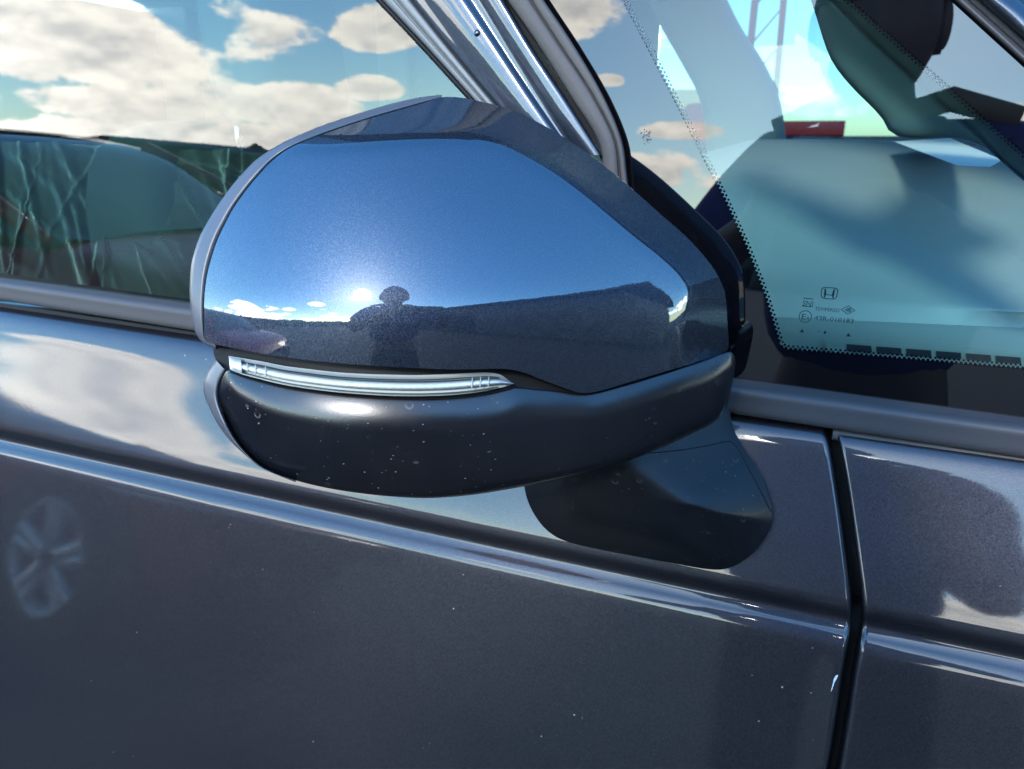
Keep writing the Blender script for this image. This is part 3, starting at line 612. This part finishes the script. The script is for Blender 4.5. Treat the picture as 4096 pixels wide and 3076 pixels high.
# bezel: satin rim along the outboard edge
b_in = catmull(c2([(150, 996), (113, 980), (108, 930), (107, 880), (108, 830), (112, 780), (120, 730), (140, 655), (160, 600), (185, 548), (212, 497), (245, 448), (282, 400), (318, 358), (352, 322), (390, 291), (430, 266), (520, 228), (610, 196), (720, 160), (850, 122), (925, 100), (985, 82)]), 160)
b_out = catmull(c2([(148, 1012), (108, 990), (84, 965), (72, 938), (62, 888), (55, 830), (54, 780), (60, 700), (72, 650), (92, 594), (116, 548), (143, 503), (176, 454), (212, 405), (250, 361), (292, 318), (340, 283), (400, 248), (520, 195), (650, 150), (790, 108), (900, 83), (980, 72)]), 160)
def strip(name, A, B, zA, prof, m_, nv=14, back=.03):
    rows = []
    for t, dz in zip(np.linspace(0, 1, len(prof)), prof):
        Pq = A*(1-t)+B*t; rows.append(at(Pq[:, 0], Pq[:, 1], zA+dz))
    last = rows[-1]; cen = last.mean(0); rows.append(last+FWD*.004+(cen-last)*.01); rows.append(last+FWD*back+(cen-last)*.05)
    return recalc(grid(name, np.array(rows), m_, None))
zA = zcap(b_in[:, 0], b_in[:, 1])
bz = msub(strip('bezel_rim', b_in, b_out, zA, [.0022, .0003, .0010, .0018, .0027, .0037, .0052], BEZEL)); bz['label'] = 'satin grey rim round the outboard edge of the mirror'
# mirror glass on the far side, facing the rear
mo = catmull(c2([(95, 950), (80, 780), (170, 540), (330, 330), (700, 170), (1000, 110), (1300, 190), (1600, 390), (1850, 620), (1950, 800), (1900, 960), (1500, 1080), (900, 1060), (300, 1000)]), 60, True)
mz = float(zcap_base(1550., 900.))+.085
MG = at(mo[:, 0], mo[:, 1], np.full(60, mz)); msub(mesh('mirror_glass', MG, [tuple(range(60))], CHROME, None, False))
# core joining cap, lens and lower shell
core = c2([(150, 985), (150, 1050), (205, 1090), (400, 1150), (800, 1200), (1250, 1170), (1500, 1190), (1950, 1075), (1980, 1000), (1500, 1100), (1200, 1060), (600, 1020)])
def zcore(px, py): return zcap_base(px, np.minimum(py, 1400))+.014
msub(polar('mirror_core', core, c2([(900, 1110)])[0], zcore, BLACK, back=.03, nt_=160, nr=30))
# turn signal
T = catmull(c2([(198, 1036), (260, 1046), (330, 1058), (400, 1072), (500, 1085), (600, 1096), (700, 1102), (800, 1105), (900, 1106), (1000, 1103), (1090, 1098), (1160, 1097), (1205, 1107), (1248, 1136)]), 140)
Bc = catmull(c2([(203, 1086), (250, 1104), (300, 1118), (400, 1142), (500, 1158), (600, 1170), (700, 1178), (800, 1183), (900, 1184), (1000, 1181), (1090, 1173), (1160, 1162), (1205, 1152), (1250, 1140)]), 140)
def lensloft(name, T, Bq, dz, bulge, m_, nv=18, ridges=0, z_extra=0):
    s = np.linspace(0, 1, nv); rows = []
    zt = zcap_base(T[:, 0], T[:, 1])
    for t in s:
        Pq = T*(1-t)+Bq*t; z = zt+dz-bulge*np.sin(math.pi*t)**.7+.004*(0.5-t)
        if ridges: z = z+ridges*np.sin(np.arange(len(T))*math.pi*.5)
        rows.append(at(Pq[:, 0], Pq[:, 1], z))
    return recalc(grid(name, np.array(rows), m_, None))
LENS = thin_glass('clear_signal_lens', (.95, .97, .97), .55, .02)
GUIDE = mat('signal_reflector', (.58, .62, .61), .7, .0, .05); t = NT(GUIDE); w = t.N.new('ShaderNodeTexWave'); t.L.new(t.tc(), w.inputs[0]); w.inputs['Scale'].default_value = 260; w.bands_direction = 'X'
t.L.new(t.bump(w.outputs[1], .25, .0008), t.p.inputs['Normal'])
LIN = mat('signal_housing', (.42, .45, .44), .6, .0, .2)
msub(lensloft('signal_lens', T, Bc, .0030, .0055, LENS))
Ti, Bi = T*.72+Bc*.28, T*.28+Bc*.72
msub(lensloft('signal_light_guide', Ti, Bi, .0055, .0045, GUIDE, ridges=.00012))
msub(lensloft('signal_backing', T, Bc, .0080, .001, LIN))
msub(lensloft('signal_end_cap', T[:7]+[0, 2], Bc[:7]-[0, 2], .0048, .004, mat('frosted_end', (.62, .65, .64), .5)))
for f_ in (.20, .84):                    # moulded edges inside the lamp
    e0 = T*(1-f_)+Bc*f_; msub(lensloft('signal_inner_edge', e0[6:-8], e0[6:-8]+[0, 5], .0022, .0, mat('lamp_edge', (.06, .06, .06), .5), nv=3))
for k in (9, 13, 18, 118, 122, 126):
    a_, b_ = T[k]*.78+Bc[k]*.22, T[k]*.2+Bc[k]*.8; l_ = linres([a_, b_], 6); msub(tube('signal_rib', at(l_[:, 0], l_[:, 1], zcap_base(np.full(6, T[k][0]), np.full(6, T[k][1]))+.0012), .00035, mat('lamp_rib', (.35, .37, .37), .4), None, 6))
# thin dark gasket under the lens
msub(lensloft('signal_gasket', Bc+[0, -2], Bc+[0, 13], .0045, .001, BLACK, nv=5))
# lower shell
LT = catmull(c2([(160, 1180), (166, 1140), (196, 1088), (250, 1108), (300, 1122), (400, 1147), (500, 1163), (600, 1176), (700, 1184), (800, 1189), (900, 1190), (1000, 1187), (1090, 1180), (1160, 1171), (1250, 1152), (1330, 1158), (1400, 1164), (1470, 1172), (1520, 1176), (1650, 1146), (1800, 1101), (1950, 1055), (2020, 1028), (2052, 1022), (2066, 1050), (2062, 1090)]), 260)
LB = catmull(c2([(160, 1190), (172, 1230), (195, 1290), (225, 1345), (265, 1395), (315, 1440), (380, 1472), (450, 1496), (520, 1514), (600, 1530), (700, 1544), (800, 1554), (930, 1560), (1080, 1550), (1200, 1532), (1400, 1495), (1500, 1472), (1600, 1445), (1700, 1412), (1800, 1372), (1900, 1326), (1985, 1282), (2018, 1250), (2040, 1210), (2052, 1160), (2060, 1110)]), 260)
def shell(name, T, Bq, m_, ang, dz=.004, nv=60):
    s = np.linspace(0, 1, nv); z = zcap_base(T[:, 0], T[:, 1])+dz; rows = []; prev = None
    for i, t in enumerate(s):
        Pq = T*(1-t)+Bq*t
        if prev is not None:
            dy = (prev[:, 1]-Pq[:, 1]); a = np.interp(t, *zip(*ang)); z = z+np.tan(R(a-18))*dy*K
        rows.append(at(Pq[:, 0], Pq[:, 1], z)); prev = Pq
    last = rows[-1]; top = rows[0]
    rows.append(last+FWD*.004+UP*.001); rows.append(last+FWD*.03+UP*.010); rows = [top+FWD*.02, ]+rows
    return rows
ANG = [(0, 36), (.08, 30), (.18, 23), (.26, 15), (.32, 4), (.38, -10), (.75, -18), (.90, -30), (.96, -45), (1.0, -62)]
rows = shell('lower_shell', LT, LB, SHELL, ANG); ls = msub(recalc(grid('lower_shell', np.array(rows), SHELL, None))); ls['label'] = 'dark satin lower shell of the mirror with dried rain spots'
# underside closing panel
u_top = rows[-1]; msub(mesh('mirror_underside', np.vstack([u_top, rows[0]]), [(i, i+1, i+261, i+260) for i in range(259)], SHELL, None))
# rear half of the lower shell, outboard of the seam
s_in = catmull(c2([(188, 1092), (166, 1138), (160, 1180), (166, 1222), (190, 1285), (222, 1345), (262, 1395), (312, 1440), (376, 1472), (450, 1498)]), 80)
s_out = catmull(c2([(150, 1050), (120, 1092), (106, 1130), (107, 1175), (128, 1230), (158, 1288), (205, 1350), (262, 1404), (318, 1448), (440, 1500)]), 80)
zs = zcap_base(s_in[:, 0], np.minimum(s_in[:, 1], 1560))+.0052
zs = zs+np.interp(s_in[:, 1], [1480, 1560, 1700, 1900], [0, -.004, -.002, .008])
msub(strip('lower_bezel_rim', s_in, s_out, zs, [.004, .0010, .0022, .0035, .0049, .0066, .0095], BEZEL))
# camera-side drain nub under the shell
# foot on the door
BANDN = np.array([0, -.0967, .0345]); BANDN /= np.linalg.norm(BANDN)
def zdoor(px, py):
    Pw = onplane(np.asarray(px, float), np.asarray(py, float), (0, -.0400, .9405), BANDN); return (Pw-CAM)@FWD
def c7(pts): return np.array(pts, float)/1.7015+np.array([2000., 1600.])
f_right = c7([(1555, 20), (1572, 120), (1592, 200), (1660, 330), (1750, 470), (1810, 600), (1845, 720), (1853, 780), (1848, 845), (1818, 915), (1760, 1000), (1690, 1070), (1600, 1128)])
f_lb = c7([(1600, 1128), (1550, 1146), (1500, 1155), (1400, 1150), (1200, 1115), (900, 1060), (650, 1012), (450, 962), (370, 925), (300, 868), (240, 790), (190, 690), (166, 595), (160, 520), (180, 380)])
f_top = c7([(180, 380), (600, 230), (1000, 60), (1300, -40), (1480, -60), (1540, -30)])
foot_out = np.vstack([f_right, f_lb[1:], f_top[1:]])
FR_ = catmull(np.vstack([[c7([(1500, -200)])[0]], f_right]), 60); FL_ = catmull(np.vstack([f_lb, [c7([(230, 100)])[0]]]), 60)
def zfoot(px, py):
    P_ = np.stack([np.asarray(px, float), np.asarray(py, float)], -1); dr = pdist(P_, FR_); dl = pdist(P_, FL_)
    h = smin(dl*K*2.6, .010+np.clip(2330-P_[..., 1], 0, 900)*K*.85+dl*K*.10, .004); h = smin(h, dr*K*1.15+.0005, .0050)+.0036
    return zdoor(px, py)-h
ft = msub(polar('mirror_foot', foot_out, (2620, 1960), zfoot, FOOT, back=.02, shrink=.97, nt_=260, nr=70)); ft['label'] = 'dark matte foot that carries the mirror on the door'
# seam of the foot cover: a fine dark groove line
sm = catmull(c7([(760, 372), (1000, 362), (1250, 338), (1440, 305), (1540, 281), (1572, 283), (1610, 320), (1700, 480), (1790, 650), (1846, 760)]), 80)
Ps = at(sm[:, 0], sm[:, 1], zfoot(sm[:, 0], sm[:, 1])-.0001); msub(tube('foot_seam', Ps, .00032, BLACK, None, 6))

# scratch beside the door gap
sc = catmull([(3349, 2700), (3338, 2722), (3331, 2745), (3324, 2766)], 12); Vs = []
for i, (x, y) in enumerate(sc):
    w_ = [3, 5, 5.5, 5, 4, 3.2, 2.4, 3, 1.6, 2.6, 1.2, .6][i]
    for sg in (-1, 1): Vs.append(onplane(np.array([x+sg*w_]), np.array([float(y)]), (0, -.0722-(y-2730)*.00004, 1), (0, -1, 0))[0])
part(mesh('paint_scratch', Vs, [(2*i, 2*i+1, 2*i+3, 2*i+2) for i in range(11)], mat('bare_primer', (.55, .55, .55), .7), None, False))
# ------------------------------------------------------------------ the photographer, seen as a reflection
SKIN = mat('skin', (.16, .09, .06), .55); HAIR = mat('hair', (.012, .010, .009), .6)
NAVY = mat('navy_cotton', (.018, .028, .15), .85); t = NT(NAVY); t.L.new(t.bump(t.noise(t.tc(), 500, 2)[0], .3, .001), t.p.inputs['Normal'])
TAN = mat('tan_trim', (.24, .17, .10), .85); DENIM = mat('dark_trousers', (.02, .022, .03), .9)
def skinned(name, chains, m_, parent=None, sub_=2):
    """chains: lists of (x,y,z,rx[,ry]); a chain may start on a vertex that exists already"""
    V, E, Rd, idx = [], [], [], {}
    for ch in chains:
        prev = None
        for q in ch:
            key = tuple(round(c, 4) for c in q[:3])
            if key not in idx: idx[key] = len(V); V.append(q[:3]); Rd.append((q[3], q[4] if len(q) > 4 else q[3]))
            if prev is not None: E.append((prev, idx[key]))
            prev = idx[key]
    me = bpy.data.meshes.new(name); me.from_pydata(V, E, []); o = bpy.data.objects.new(name, me); COL.objects.link(o)
    md = o.modifiers.new('skin', 'SKIN'); md.use_smooth_shade = True
    for i, sv in enumerate(me.skin_vertices[0].data): sv.radius = Rd[i]; sv.use_root = (i == 0)
    if sub_: s2 = o.modifiers.new('sub', 'SUBSURF'); s2.levels = sub_; s2.render_levels = sub_
    bpy.context.view_layer.update(); dg = bpy.context.evaluated_depsgraph_get(); m2_ = bpy.data.meshes.new_from_object(o.evaluated_get(dg))
    bpy.data.objects.remove(o); m2_.materials.clear(); r = link(name, m2_, m_, None); 
    if parent: r.parent = parent; r.matrix_parent_inverse = Matrix.Translation(-parent.location)
    return r
def W(r_, u_, f_): return tuple(CAM+RGT*r_+UP*u_+FWD*f_)   # around the phone
PB = (.09, -1.05, 0)
pers = tag(empty('person', PB), 'person in navy shirt with tan shoulder bands holding a phone, reflected in glass', 'person')
pel, spn, chs = (.10, -1.06, .92), (.10, -1.04, 1.09), (.09, -1.00, 1.255)
nk0, nk1 = (.075, -.95, 1.36), (.055, -.90, 1.42)
shA, shB = (-.095, -.97, 1.315), (.275, -.98, 1.335)
elA, elB = (-.215, -.80, 1.10), (.320, -.82, 1.10)
wrA, wrB = W(-.105, -.035, -.055), W(.105, -.035, -.055)
paA, paB = W(-.090, -.020, -.020), W(.090, -.020, -.020)
chains = [[(*pel, .13, .10), (*spn, .12, .09), (*chs, .14, .09), (*nk0, .075, .07), (*nk1, .062, .065), (0.050, -.875, 1.47, .070, .080)],
          [(*chs, .14, .09), (*shA, .06), (*elA, .043), (*wrA, .028), (*paA, .030, .020)], [(*chs, .14, .09), (*shB, .06), (*elB, .043), (*wrB, .028), (*paB, .030, .020)],
          [(*pel, .13, .10), (.0, -1.06, .86, .085), (-.01, -1.04, .48, .055), (-.01, -1.07, .10, .042), (-.02, -.94, .045, .040, .03)], [(*pel, .13, .10), (.20, -1.06, .86, .085), (.21, -1.04, .48, .055), (.21, -1.07, .10, .042), (.22, -.94, .045, .040, .03)]]
for pa, sg in ((paA, -1), (paB, 1)):
    for k, (u0, ln) in enumerate(((.020, .9), (.005, 1.0), (-.010, .95), (-.024, .75))):
        chains.append([(*pa, .030, .020), (*W(sg*.086, u0, -.004), .0095), (*W(sg*(.086-.028*ln), u0+.004, .004), .0085), (*W(sg*(.086-.052*ln), u0+.006, .002), .0075)])
    chains.append([(*pa, .030, .020), (*W(sg*.078, .012, -.030), .010), (*W(sg*.055, .020, -.026), .009)])
body = skinned('body', chains, SKIN, pers)
# head: shaped ellipsoid with jaw, nose and ears
bm = bmesh.new(); bmesh.ops.create_uvsphere(bm, u_segments=40, v_segments=28, radius=1)
for v in bm.verts:
    x, y, z = v.co; jaw = max(0, -z); x *= .082*(1-.28*jaw**1.5); yy = y*.100*(1-.12*jaw); zz = z*.125
    if y > .3: yy += .022*math.exp(-((x/.012)**2))*math.exp(-((zz+.012)/.025)**2)          # nose
    if y > .3: yy -= .008*math.exp(-(((abs(x)-.03)/.014)**2))*math.exp(-((zz-.018)/.014)**2)  # eye hollows
    if y > .3: yy += .005*math.exp(-((x/.03)**2))*math.exp(-((zz+.058)/.010)**2)             # lips
    v.co = (x, yy, zz)
for sg in (-1, 1):
    e = bmesh.ops.create_uvsphere(bm, u_segments=14, v_segments=10, radius=1)['verts']
    for v in e: v.co = Vector((sg*(.084+v.co.x*.010*sg*sg), -.006+v.co.y*.020, .0+v.co.z*.034))
me = bpy.data.meshes.new('head'); bm.to_mesh(me); bm.free(); hd = link('head', me, SKIN); hd.parent = pers; hd.location = Vector((.048, -.875, 1.525))-pers.location; hd.rotation_euler = (R(-12), 0, R(6)); hd.scale = (1.12,)*3
bm = bmesh.new(); bmesh.ops.create_uvsphere(bm, u_segments=40, v_segments=28, radius=1)
for v in bm.verts: v.co = Vector((v.co.x*.090, v.co.y*.106-.006, v.co.z*.128+.004))
bmesh.ops.delete(bm, geom=[v for v in bm.verts if (v.co.z < .028 and v.co.y > -.01) or v.co.z < -.05], context='VERTS')
me = bpy.data.meshes.new('hair'); bm.to_mesh(me); bm.free(); hr = link('hair', me, HAIR); hr.parent = hd
skinned('shirt', [[(*pel[:2], .93, .185, .13), (*spn, .205, .128), (*chs, .190, .118), (*nk0, .088, .082)], [(*chs, .190, .118), (*shA, .078), (-.165, -.87, 1.19, .066), (-.185, -.84, 1.150, .070)], [(*chs, .190, .118), (*shB, .078), (.302, -.88, 1.20, .066), (.318, -.84, 1.120, .078)]], NAVY, pers)
for a, b in ((shA, nk0), (shB, nk0)):
    a, b = Vector(a), Vector(b); o = tube('shoulder_band', [a+Vector((0, .03, .066)), (a+b)/2+Vector((0, .03, .080)), b+Vector((0, .05, .030))], [.018, .020, .016], TAN); o.parent = pers; o.matrix_parent_inverse = Matrix.Translation(-pers.location)
o = tube('collar', [(nk0[0]+.088*math.cos(a), nk0[1]+.02+.080*math.sin(a), nk0[2]+.028-.02*math.sin(a)) for a in np.linspace(0, 2*math.pi, 20)], .012, NAVY); o.parent = pers; o.matrix_parent_inverse = Matrix.Translation(-pers.location)
skinned('trousers', [[(.10, -1.06, .97, .145, .115), (*pel[:2], .90, .14, .115), (.0, -1.06, .82, .098), (-.01, -1.04, .48, .078), (-.01, -1.07, .13, .070)], [(*pel[:2], .90, .14, .115), (.20, -1.06, .82, .098), (.21, -1.04, .48, .078), (.21, -1.07, .13, .070)]], DENIM, pers)
ph = box('phone', (0, 0, 0), (.160, .008, .075), GLOSSBLACK, None, .003)
ph.matrix_world = Matrix(((RGT[0], FWD[0], UP[0], 0), (RGT[1], FWD[1], UP[1], 0), (RGT[2], FWD[2], UP[2], 0), (0, 0, 0, 1)))
ph.location = Vector(CAM-FWD*.016-RGT*.0); tag(ph, 'black phone held sideways in the hands of the reflected person', 'phone')

# ------------------------------------------------------------------ maroon car parked alongside
MAROON = mat('maroon_paint', (.26, .012, .030), .40, .0, .15, .22, .02); DG = mat('dark_car_glass', (.010, .014, .014), .03)
TYRE = mat('tyre_rubber', (.015, .015, .015), .8); ALLOY = mat('alloy', (.55, .56, .58), .35, .4); LAMP = mat('lamp_lens', (.75, .78, .80), .05, .2, .8, 1.0)
mc = tag(empty('maroon_hatchback', (-3.95, -2.5, 0)), 'maroon car with alloy wheels parked beside, reflected in paint and glass', 'car')
def mp_(o): o.parent = mc; return o
ST = [(-2.05, .62, .42, .80), (-2.00, .76, .30, .90), (-1.75, .84, .22, .94), (-1.0, .86, .20, .93), (0, .865, .20, .92), (.60, .86, .20, .91), (.95, .85, .20, .905), (1.35, .845, .20, .86), (1.75, .82, .22, .79), (2.02, .74, .26, .70), (2.14, .60, .34, .60)]
ST = catmull(ST, 50)
def half(w, zl, zb): return [(w*.90, zl), (w*.98, zl+.10), (w*1.0, zl+.28), (w*.995, (zl+zb)/2+.08), (w*.975, zb-.07), (w*.93, zb-.015), (w*.80, zb+.012), (w*.40, zb+.035), (0, zb+.04)]
G = []
for x, w_, zl, zb in ST:
    h_ = np.array(half(w_, zl, zb)); h_ = catmull(h_, 26); G.append([(x, -y, z) for y, z in h_]+[(x, y, z) for y, z in h_[::-1][1:]])
b_ = mp_(recalc(grid('body_shell', G, MAROON, None)))
GS = catmull([(-1.95, .70, .93, .99), (-1.60, .74, .92, 1.30), (-1.2, .76, .92, 1.385), (-.6, .77, .92, 1.405), (0.0, .77, .92, 1.385), (.30, .765, .92, 1.32), (.70, .75, .92, 1.12), (1.05, .72, .915, .935)], 40)
def green(w, zb, zr): return [(w*1.06, zb-.03), (w*1.02, zb+(zr-zb)*.35), (w*.90, zb+(zr-zb)*.84), (w*.80, zr-.012), (w*.45, zr+.012), (0, zr+.018)]
G1, G2 = [], []
for x, w_, zb, zr in GS:
    h_ = catmull(green(w_, zb, zr), 22); r_ = [(x, -y, z) for y, z in h_]+[(x, y, z) for y, z in h_[::-1][1:]]; G1.append(r_)
    if -1.72 < x < .12: G2.append([(p[0], p[1], p[2]+.010) for p in r_[13:30]])
mp_(recalc(grid('window_glass', G1, DG, None))); mp_(recalc(grid('roof', G2, MAROON, None)))
for xb, xt in ((1.02, .12), (-.15, -.12), (-1.85, -1.55)):
    for sg in (-1, 1): mp_(tube('pillar', [(xb, sg*.775, .93), ((xb+xt)/2, sg*.755, 1.17), (xt, sg*.640, 1.378)], .032, MAROON))
for xw in (1.36, -1.30):
    for sg in (-1, 1):
        wl = empty('wheel', (xw, sg*.80, .31)); wl.parent = mc
        pr_ = [(.20, .09), (.29, .10), (.308, .07), (.31, 0), (.308, -.07), (.29, -.10), (.20, -.09)]; V = [(r_*math.cos(a), y_, r_*math.sin(a)) for a in np.linspace(0, 2*math.pi, 40, endpoint=False) for r_, y_ in pr_]
        o = mesh('tyre', V, gridfaces(40, 7, True), TYRE); o.parent = wl
        pr_ = [(.205, sg*.085), (.20, sg*.095), (.185, sg*.08), (.18, sg*.02), (.0, sg*.015)]; V = [(r_*math.cos(a), y_, r_*math.sin(a)) for a in np.linspace(0, 2*math.pi, 40, endpoint=False) for r_, y_ in pr_]
        bmv = [(.205, .085), (.20, .095), (.185, .08), (.18, .045)]; V = [(r_*math.cos(a), sg*y_, r_*math.sin(a)) for a in np.linspace(0, 2*math.pi, 40, endpoint=False) for r_, y_ in bmv]
        V2, F2 = [], []
        for k in range(5):
            for dd in (-.16, .16):
                a = k*2*math.pi/5+.3; u_ = Vector((math.cos(a), 0, math.sin(a))); v_ = Vector((-math.sin(a), 0, math.cos(a))); i0 = len(V2)
                for (rr_, ww, yy) in ((.03, .026, .085), (.19, .024, .088)):
                    for s2_ in (-1, 1): V2.append(u_*rr_+v_*(s2_*ww+dd*rr_)+Vector((0, sg*yy, 0))); V2.append(u_*rr_+v_*(s2_*ww*1.2+dd*rr_)+Vector((0, sg*(yy-.025), 0)))
                F2 += [(i0, i0+2, i0+6, i0+4), (i0, i0+4, i0+5, i0+1), (i0+2, i0+3, i0+7, i0+6)]
        n0 = len(V); V += [tuple(v) for v in V2]; Fc = gridfaces(40, 4, True)+[tuple(i+n0 for i in f) for f in F2]
        o = mesh('rim', V, Fc, ALLOY); o.parent = wl
        o = mesh('brake_disc', [(.17*math.cos(a), sg*.03, .17*math.sin(a)) for a in np.linspace(0, 2*math.pi, 30, endpoint=False)], [tuple(range(30))], mat('disc_dark', (.04, .04, .04), .5)); o.parent = wl
        o = tube('wheel_arch', [(.355*math.cos(a), sg*.045, .355*math.sin(a)) for a in np.linspace(-.25, math.pi+.25, 24)], .022, TYRE); o.parent = wl
for sg in (-1, 1):
    G = [[(x, sg*y, z) for z in (.60, .64, .68, .715)] for x, y in ((1.60, .845), (1.80, .82), (1.95, .78), (2.06, .68), (2.12, .56))]; mp_(grid('headlight', G, LAMP, None))
    mp_(box('tail_light', (-1.99, sg*.66, .82), (.06, .14, .16), mat('red_lens', (.4, .01, .01), .1), None, .02))
    mp_(box('door_mirror', (.72, sg*.93, .98), (.12, .16, .11), MAROON, None, .035, 3)); mp_(box('door_handle', (-.45, sg*.855, .80), (.18, .03, .025), MAROON, None, .01)); mp_(box('sill', (0, sg*.84, .22), (2.1, .06, .09), TYRE, None, .02))
mp_(box('front_bumper_grille', (2.13, 0, .42), (.05, .9, .14), TYRE, None, .015)); mp_(box('number_plate', (2.165, 0, .52), (.01, .40, .11), mat('plate', (.03, .03, .03), .4), None, .002))

# ------------------------------------------------------------------ surroundings
WALL = mat('weathered_wall', (.17, .15, .135), .9); t = NT(WALL); t.L.new(t.mix(t.rng(t.noise(t.tc(), 1.3, 5)[0], .35, .7), (.10, .09, .08), (.06, .053, .05)), t.p.inputs['Base Color'])
ROOF_D = mat('dark_roof_sheet', (.045, .055, .052), .6); DARK = mat('dark_opening', (.012, .012, .013), .9)
def building(name, x0, x1, y0, y1, h, roof_h, label, over=.8, doors=(), face='W'):
    b = tag(empty(name, ((x0+x1)/2, (y0+y1)/2, 0)), label, 'building'); cx, cy = (x0+x1)/2, (y0+y1)/2
    o = box('wall', (0, 0, h/2), (x1-x0, y1-y0, h), WALL); o.parent = b
    n = 40; V, Fc = [], []
    for i in range(n+1):
        yy = (y0-cy-over)+(y1-y0+2*over)*i/n; rz = .05*(i % 2)
        for xx, zz in ((x0-cx-over, h-.15), (0, h+roof_h), (x1-cx+over, h-.15)): V.append((xx, yy, zz+rz))
    for i in range(n):
        for k in range(2): Fc.append((i*3+k, i*3+k+1, i*3+k+4, i*3+k+3))
    o = mesh('roof', V, Fc, ROOF_D, None, False); o.parent = b; sl = o.modifiers.new('thick', 'SOLIDIFY'); sl.thickness = .12
    for (a, w_, hh) in doors:
        o = box('doorway', ((x0-cx)-.02 if face == 'W' else a, a if face == 'W' else (y1-cy)+.02, hh/2), (.06 if face == 'W' else w_, w_ if face == 'W' else .06, hh), DARK); o.parent = b
    return b
building('warehouse', 7.5, 18, -20, -1.0, 4.3, 1.1, 'weathered grey warehouse with dark sheet roof, reflected in the mirror cap', doors=((-3.5, 3.4, 3.2), (2.0, 2.2, 2.4)))
building('low_shed', -34, -20, -30, -24, 2.3, .5, 'long low dark shed far behind the maroon car, reflected in the door window', doors=((-3, 1.6, 1.5), (0, 1.6, 1.5), (3, 1.6, 1.5)), face='N')
LEAF = mat('far_foliage', (.045, .07, .035), .9); t = NT(LEAF); t.L.new(t.mix(t.rng(t.noise(t.tc(), .9, 4)[0], .35, .7), (.03, .05, .025), (.07, .10, .05)), t.p.inputs['Base Color'])
r_ = np.random.default_rng(5); V, Fc = [], []
for k in range(170):
    a = R(r_.uniform(-85, 62)); dist = r_.uniform(45, 70); c = np.array([math.sin(a)*dist, -math.cos(a)*dist, 0]); s_ = r_.uniform(1.2, 3.0)
    bm = bmesh.new(); bmesh.ops.create_icosphere(bm, subdivisions=2, radius=1); i0 = len(V)
    for v in bm.verts:
        f = r_.uniform(.75, 1.2); V.append(c+np.array([v.co.x*s_*1.6*f, v.co.y*s_*1.6*f, max(0, (v.co.z*f+.55)*s_*.8)]))
    Fc += [tuple(i0+v.index for v in f.verts) for f in bm.faces]; bm.free()
wd = mesh('far_trees', V, Fc, LEAF, None, False); tag(wd, 'dark green treeline along the horizon, seen reflected', 'trees', kind='stuff')
# beyond the car, seen through two panes
RED = mat('red_steel', (.45, .03, .03), .5)
tw = tag(empty('lattice_tower', (-4.2, 50, 0)), 'red steel lattice tower seen through the quarter window', 'tower')
for sx in (-1, 1):
    for sy in (-1, 1): o = tube('leg', [(sx*.9, sy*.9, 0), (sx*.55, sy*.55, 26)], .14, RED, None, 6); o.parent = tw
for k in range(13):
    s0 = .9-.027*k
    o = tube('brace', [(-s0, -s0, 2*k), (s0, -s0, 2*k+2), (s0, -s0, 2*k)], .07, RED, None, 5); o.parent = tw
tr_ = tag(empty('red_trailer', (-3.6, 150, 0)), 'long red trailer on the horizon seen through the windscreen', 'trailer')
for nme, c_, s_, m_ in (('trailer_body', (0, 0, 2.3), (11, 2.5, 2.4), RED), ('chassis', (0, 0, 1.0), (11, 1.2, .2), TYRE)):
    o = box(nme, c_, s_, m_, None, .05); o.parent = tr_
for xw in (-4.4, -3.2, 4.2):
    o = tube('wheel', [(xw, -1.25, .5), (xw, -.9, .5)], .5, TYRE, None, 20); o.parent = tr_
fw_ = tag(box('red_shed', (-18, 95, 3.0), (16, 8, 6.0), RED, None, .1), 'faded red shed on the horizon left of the lattice tower', 'building')
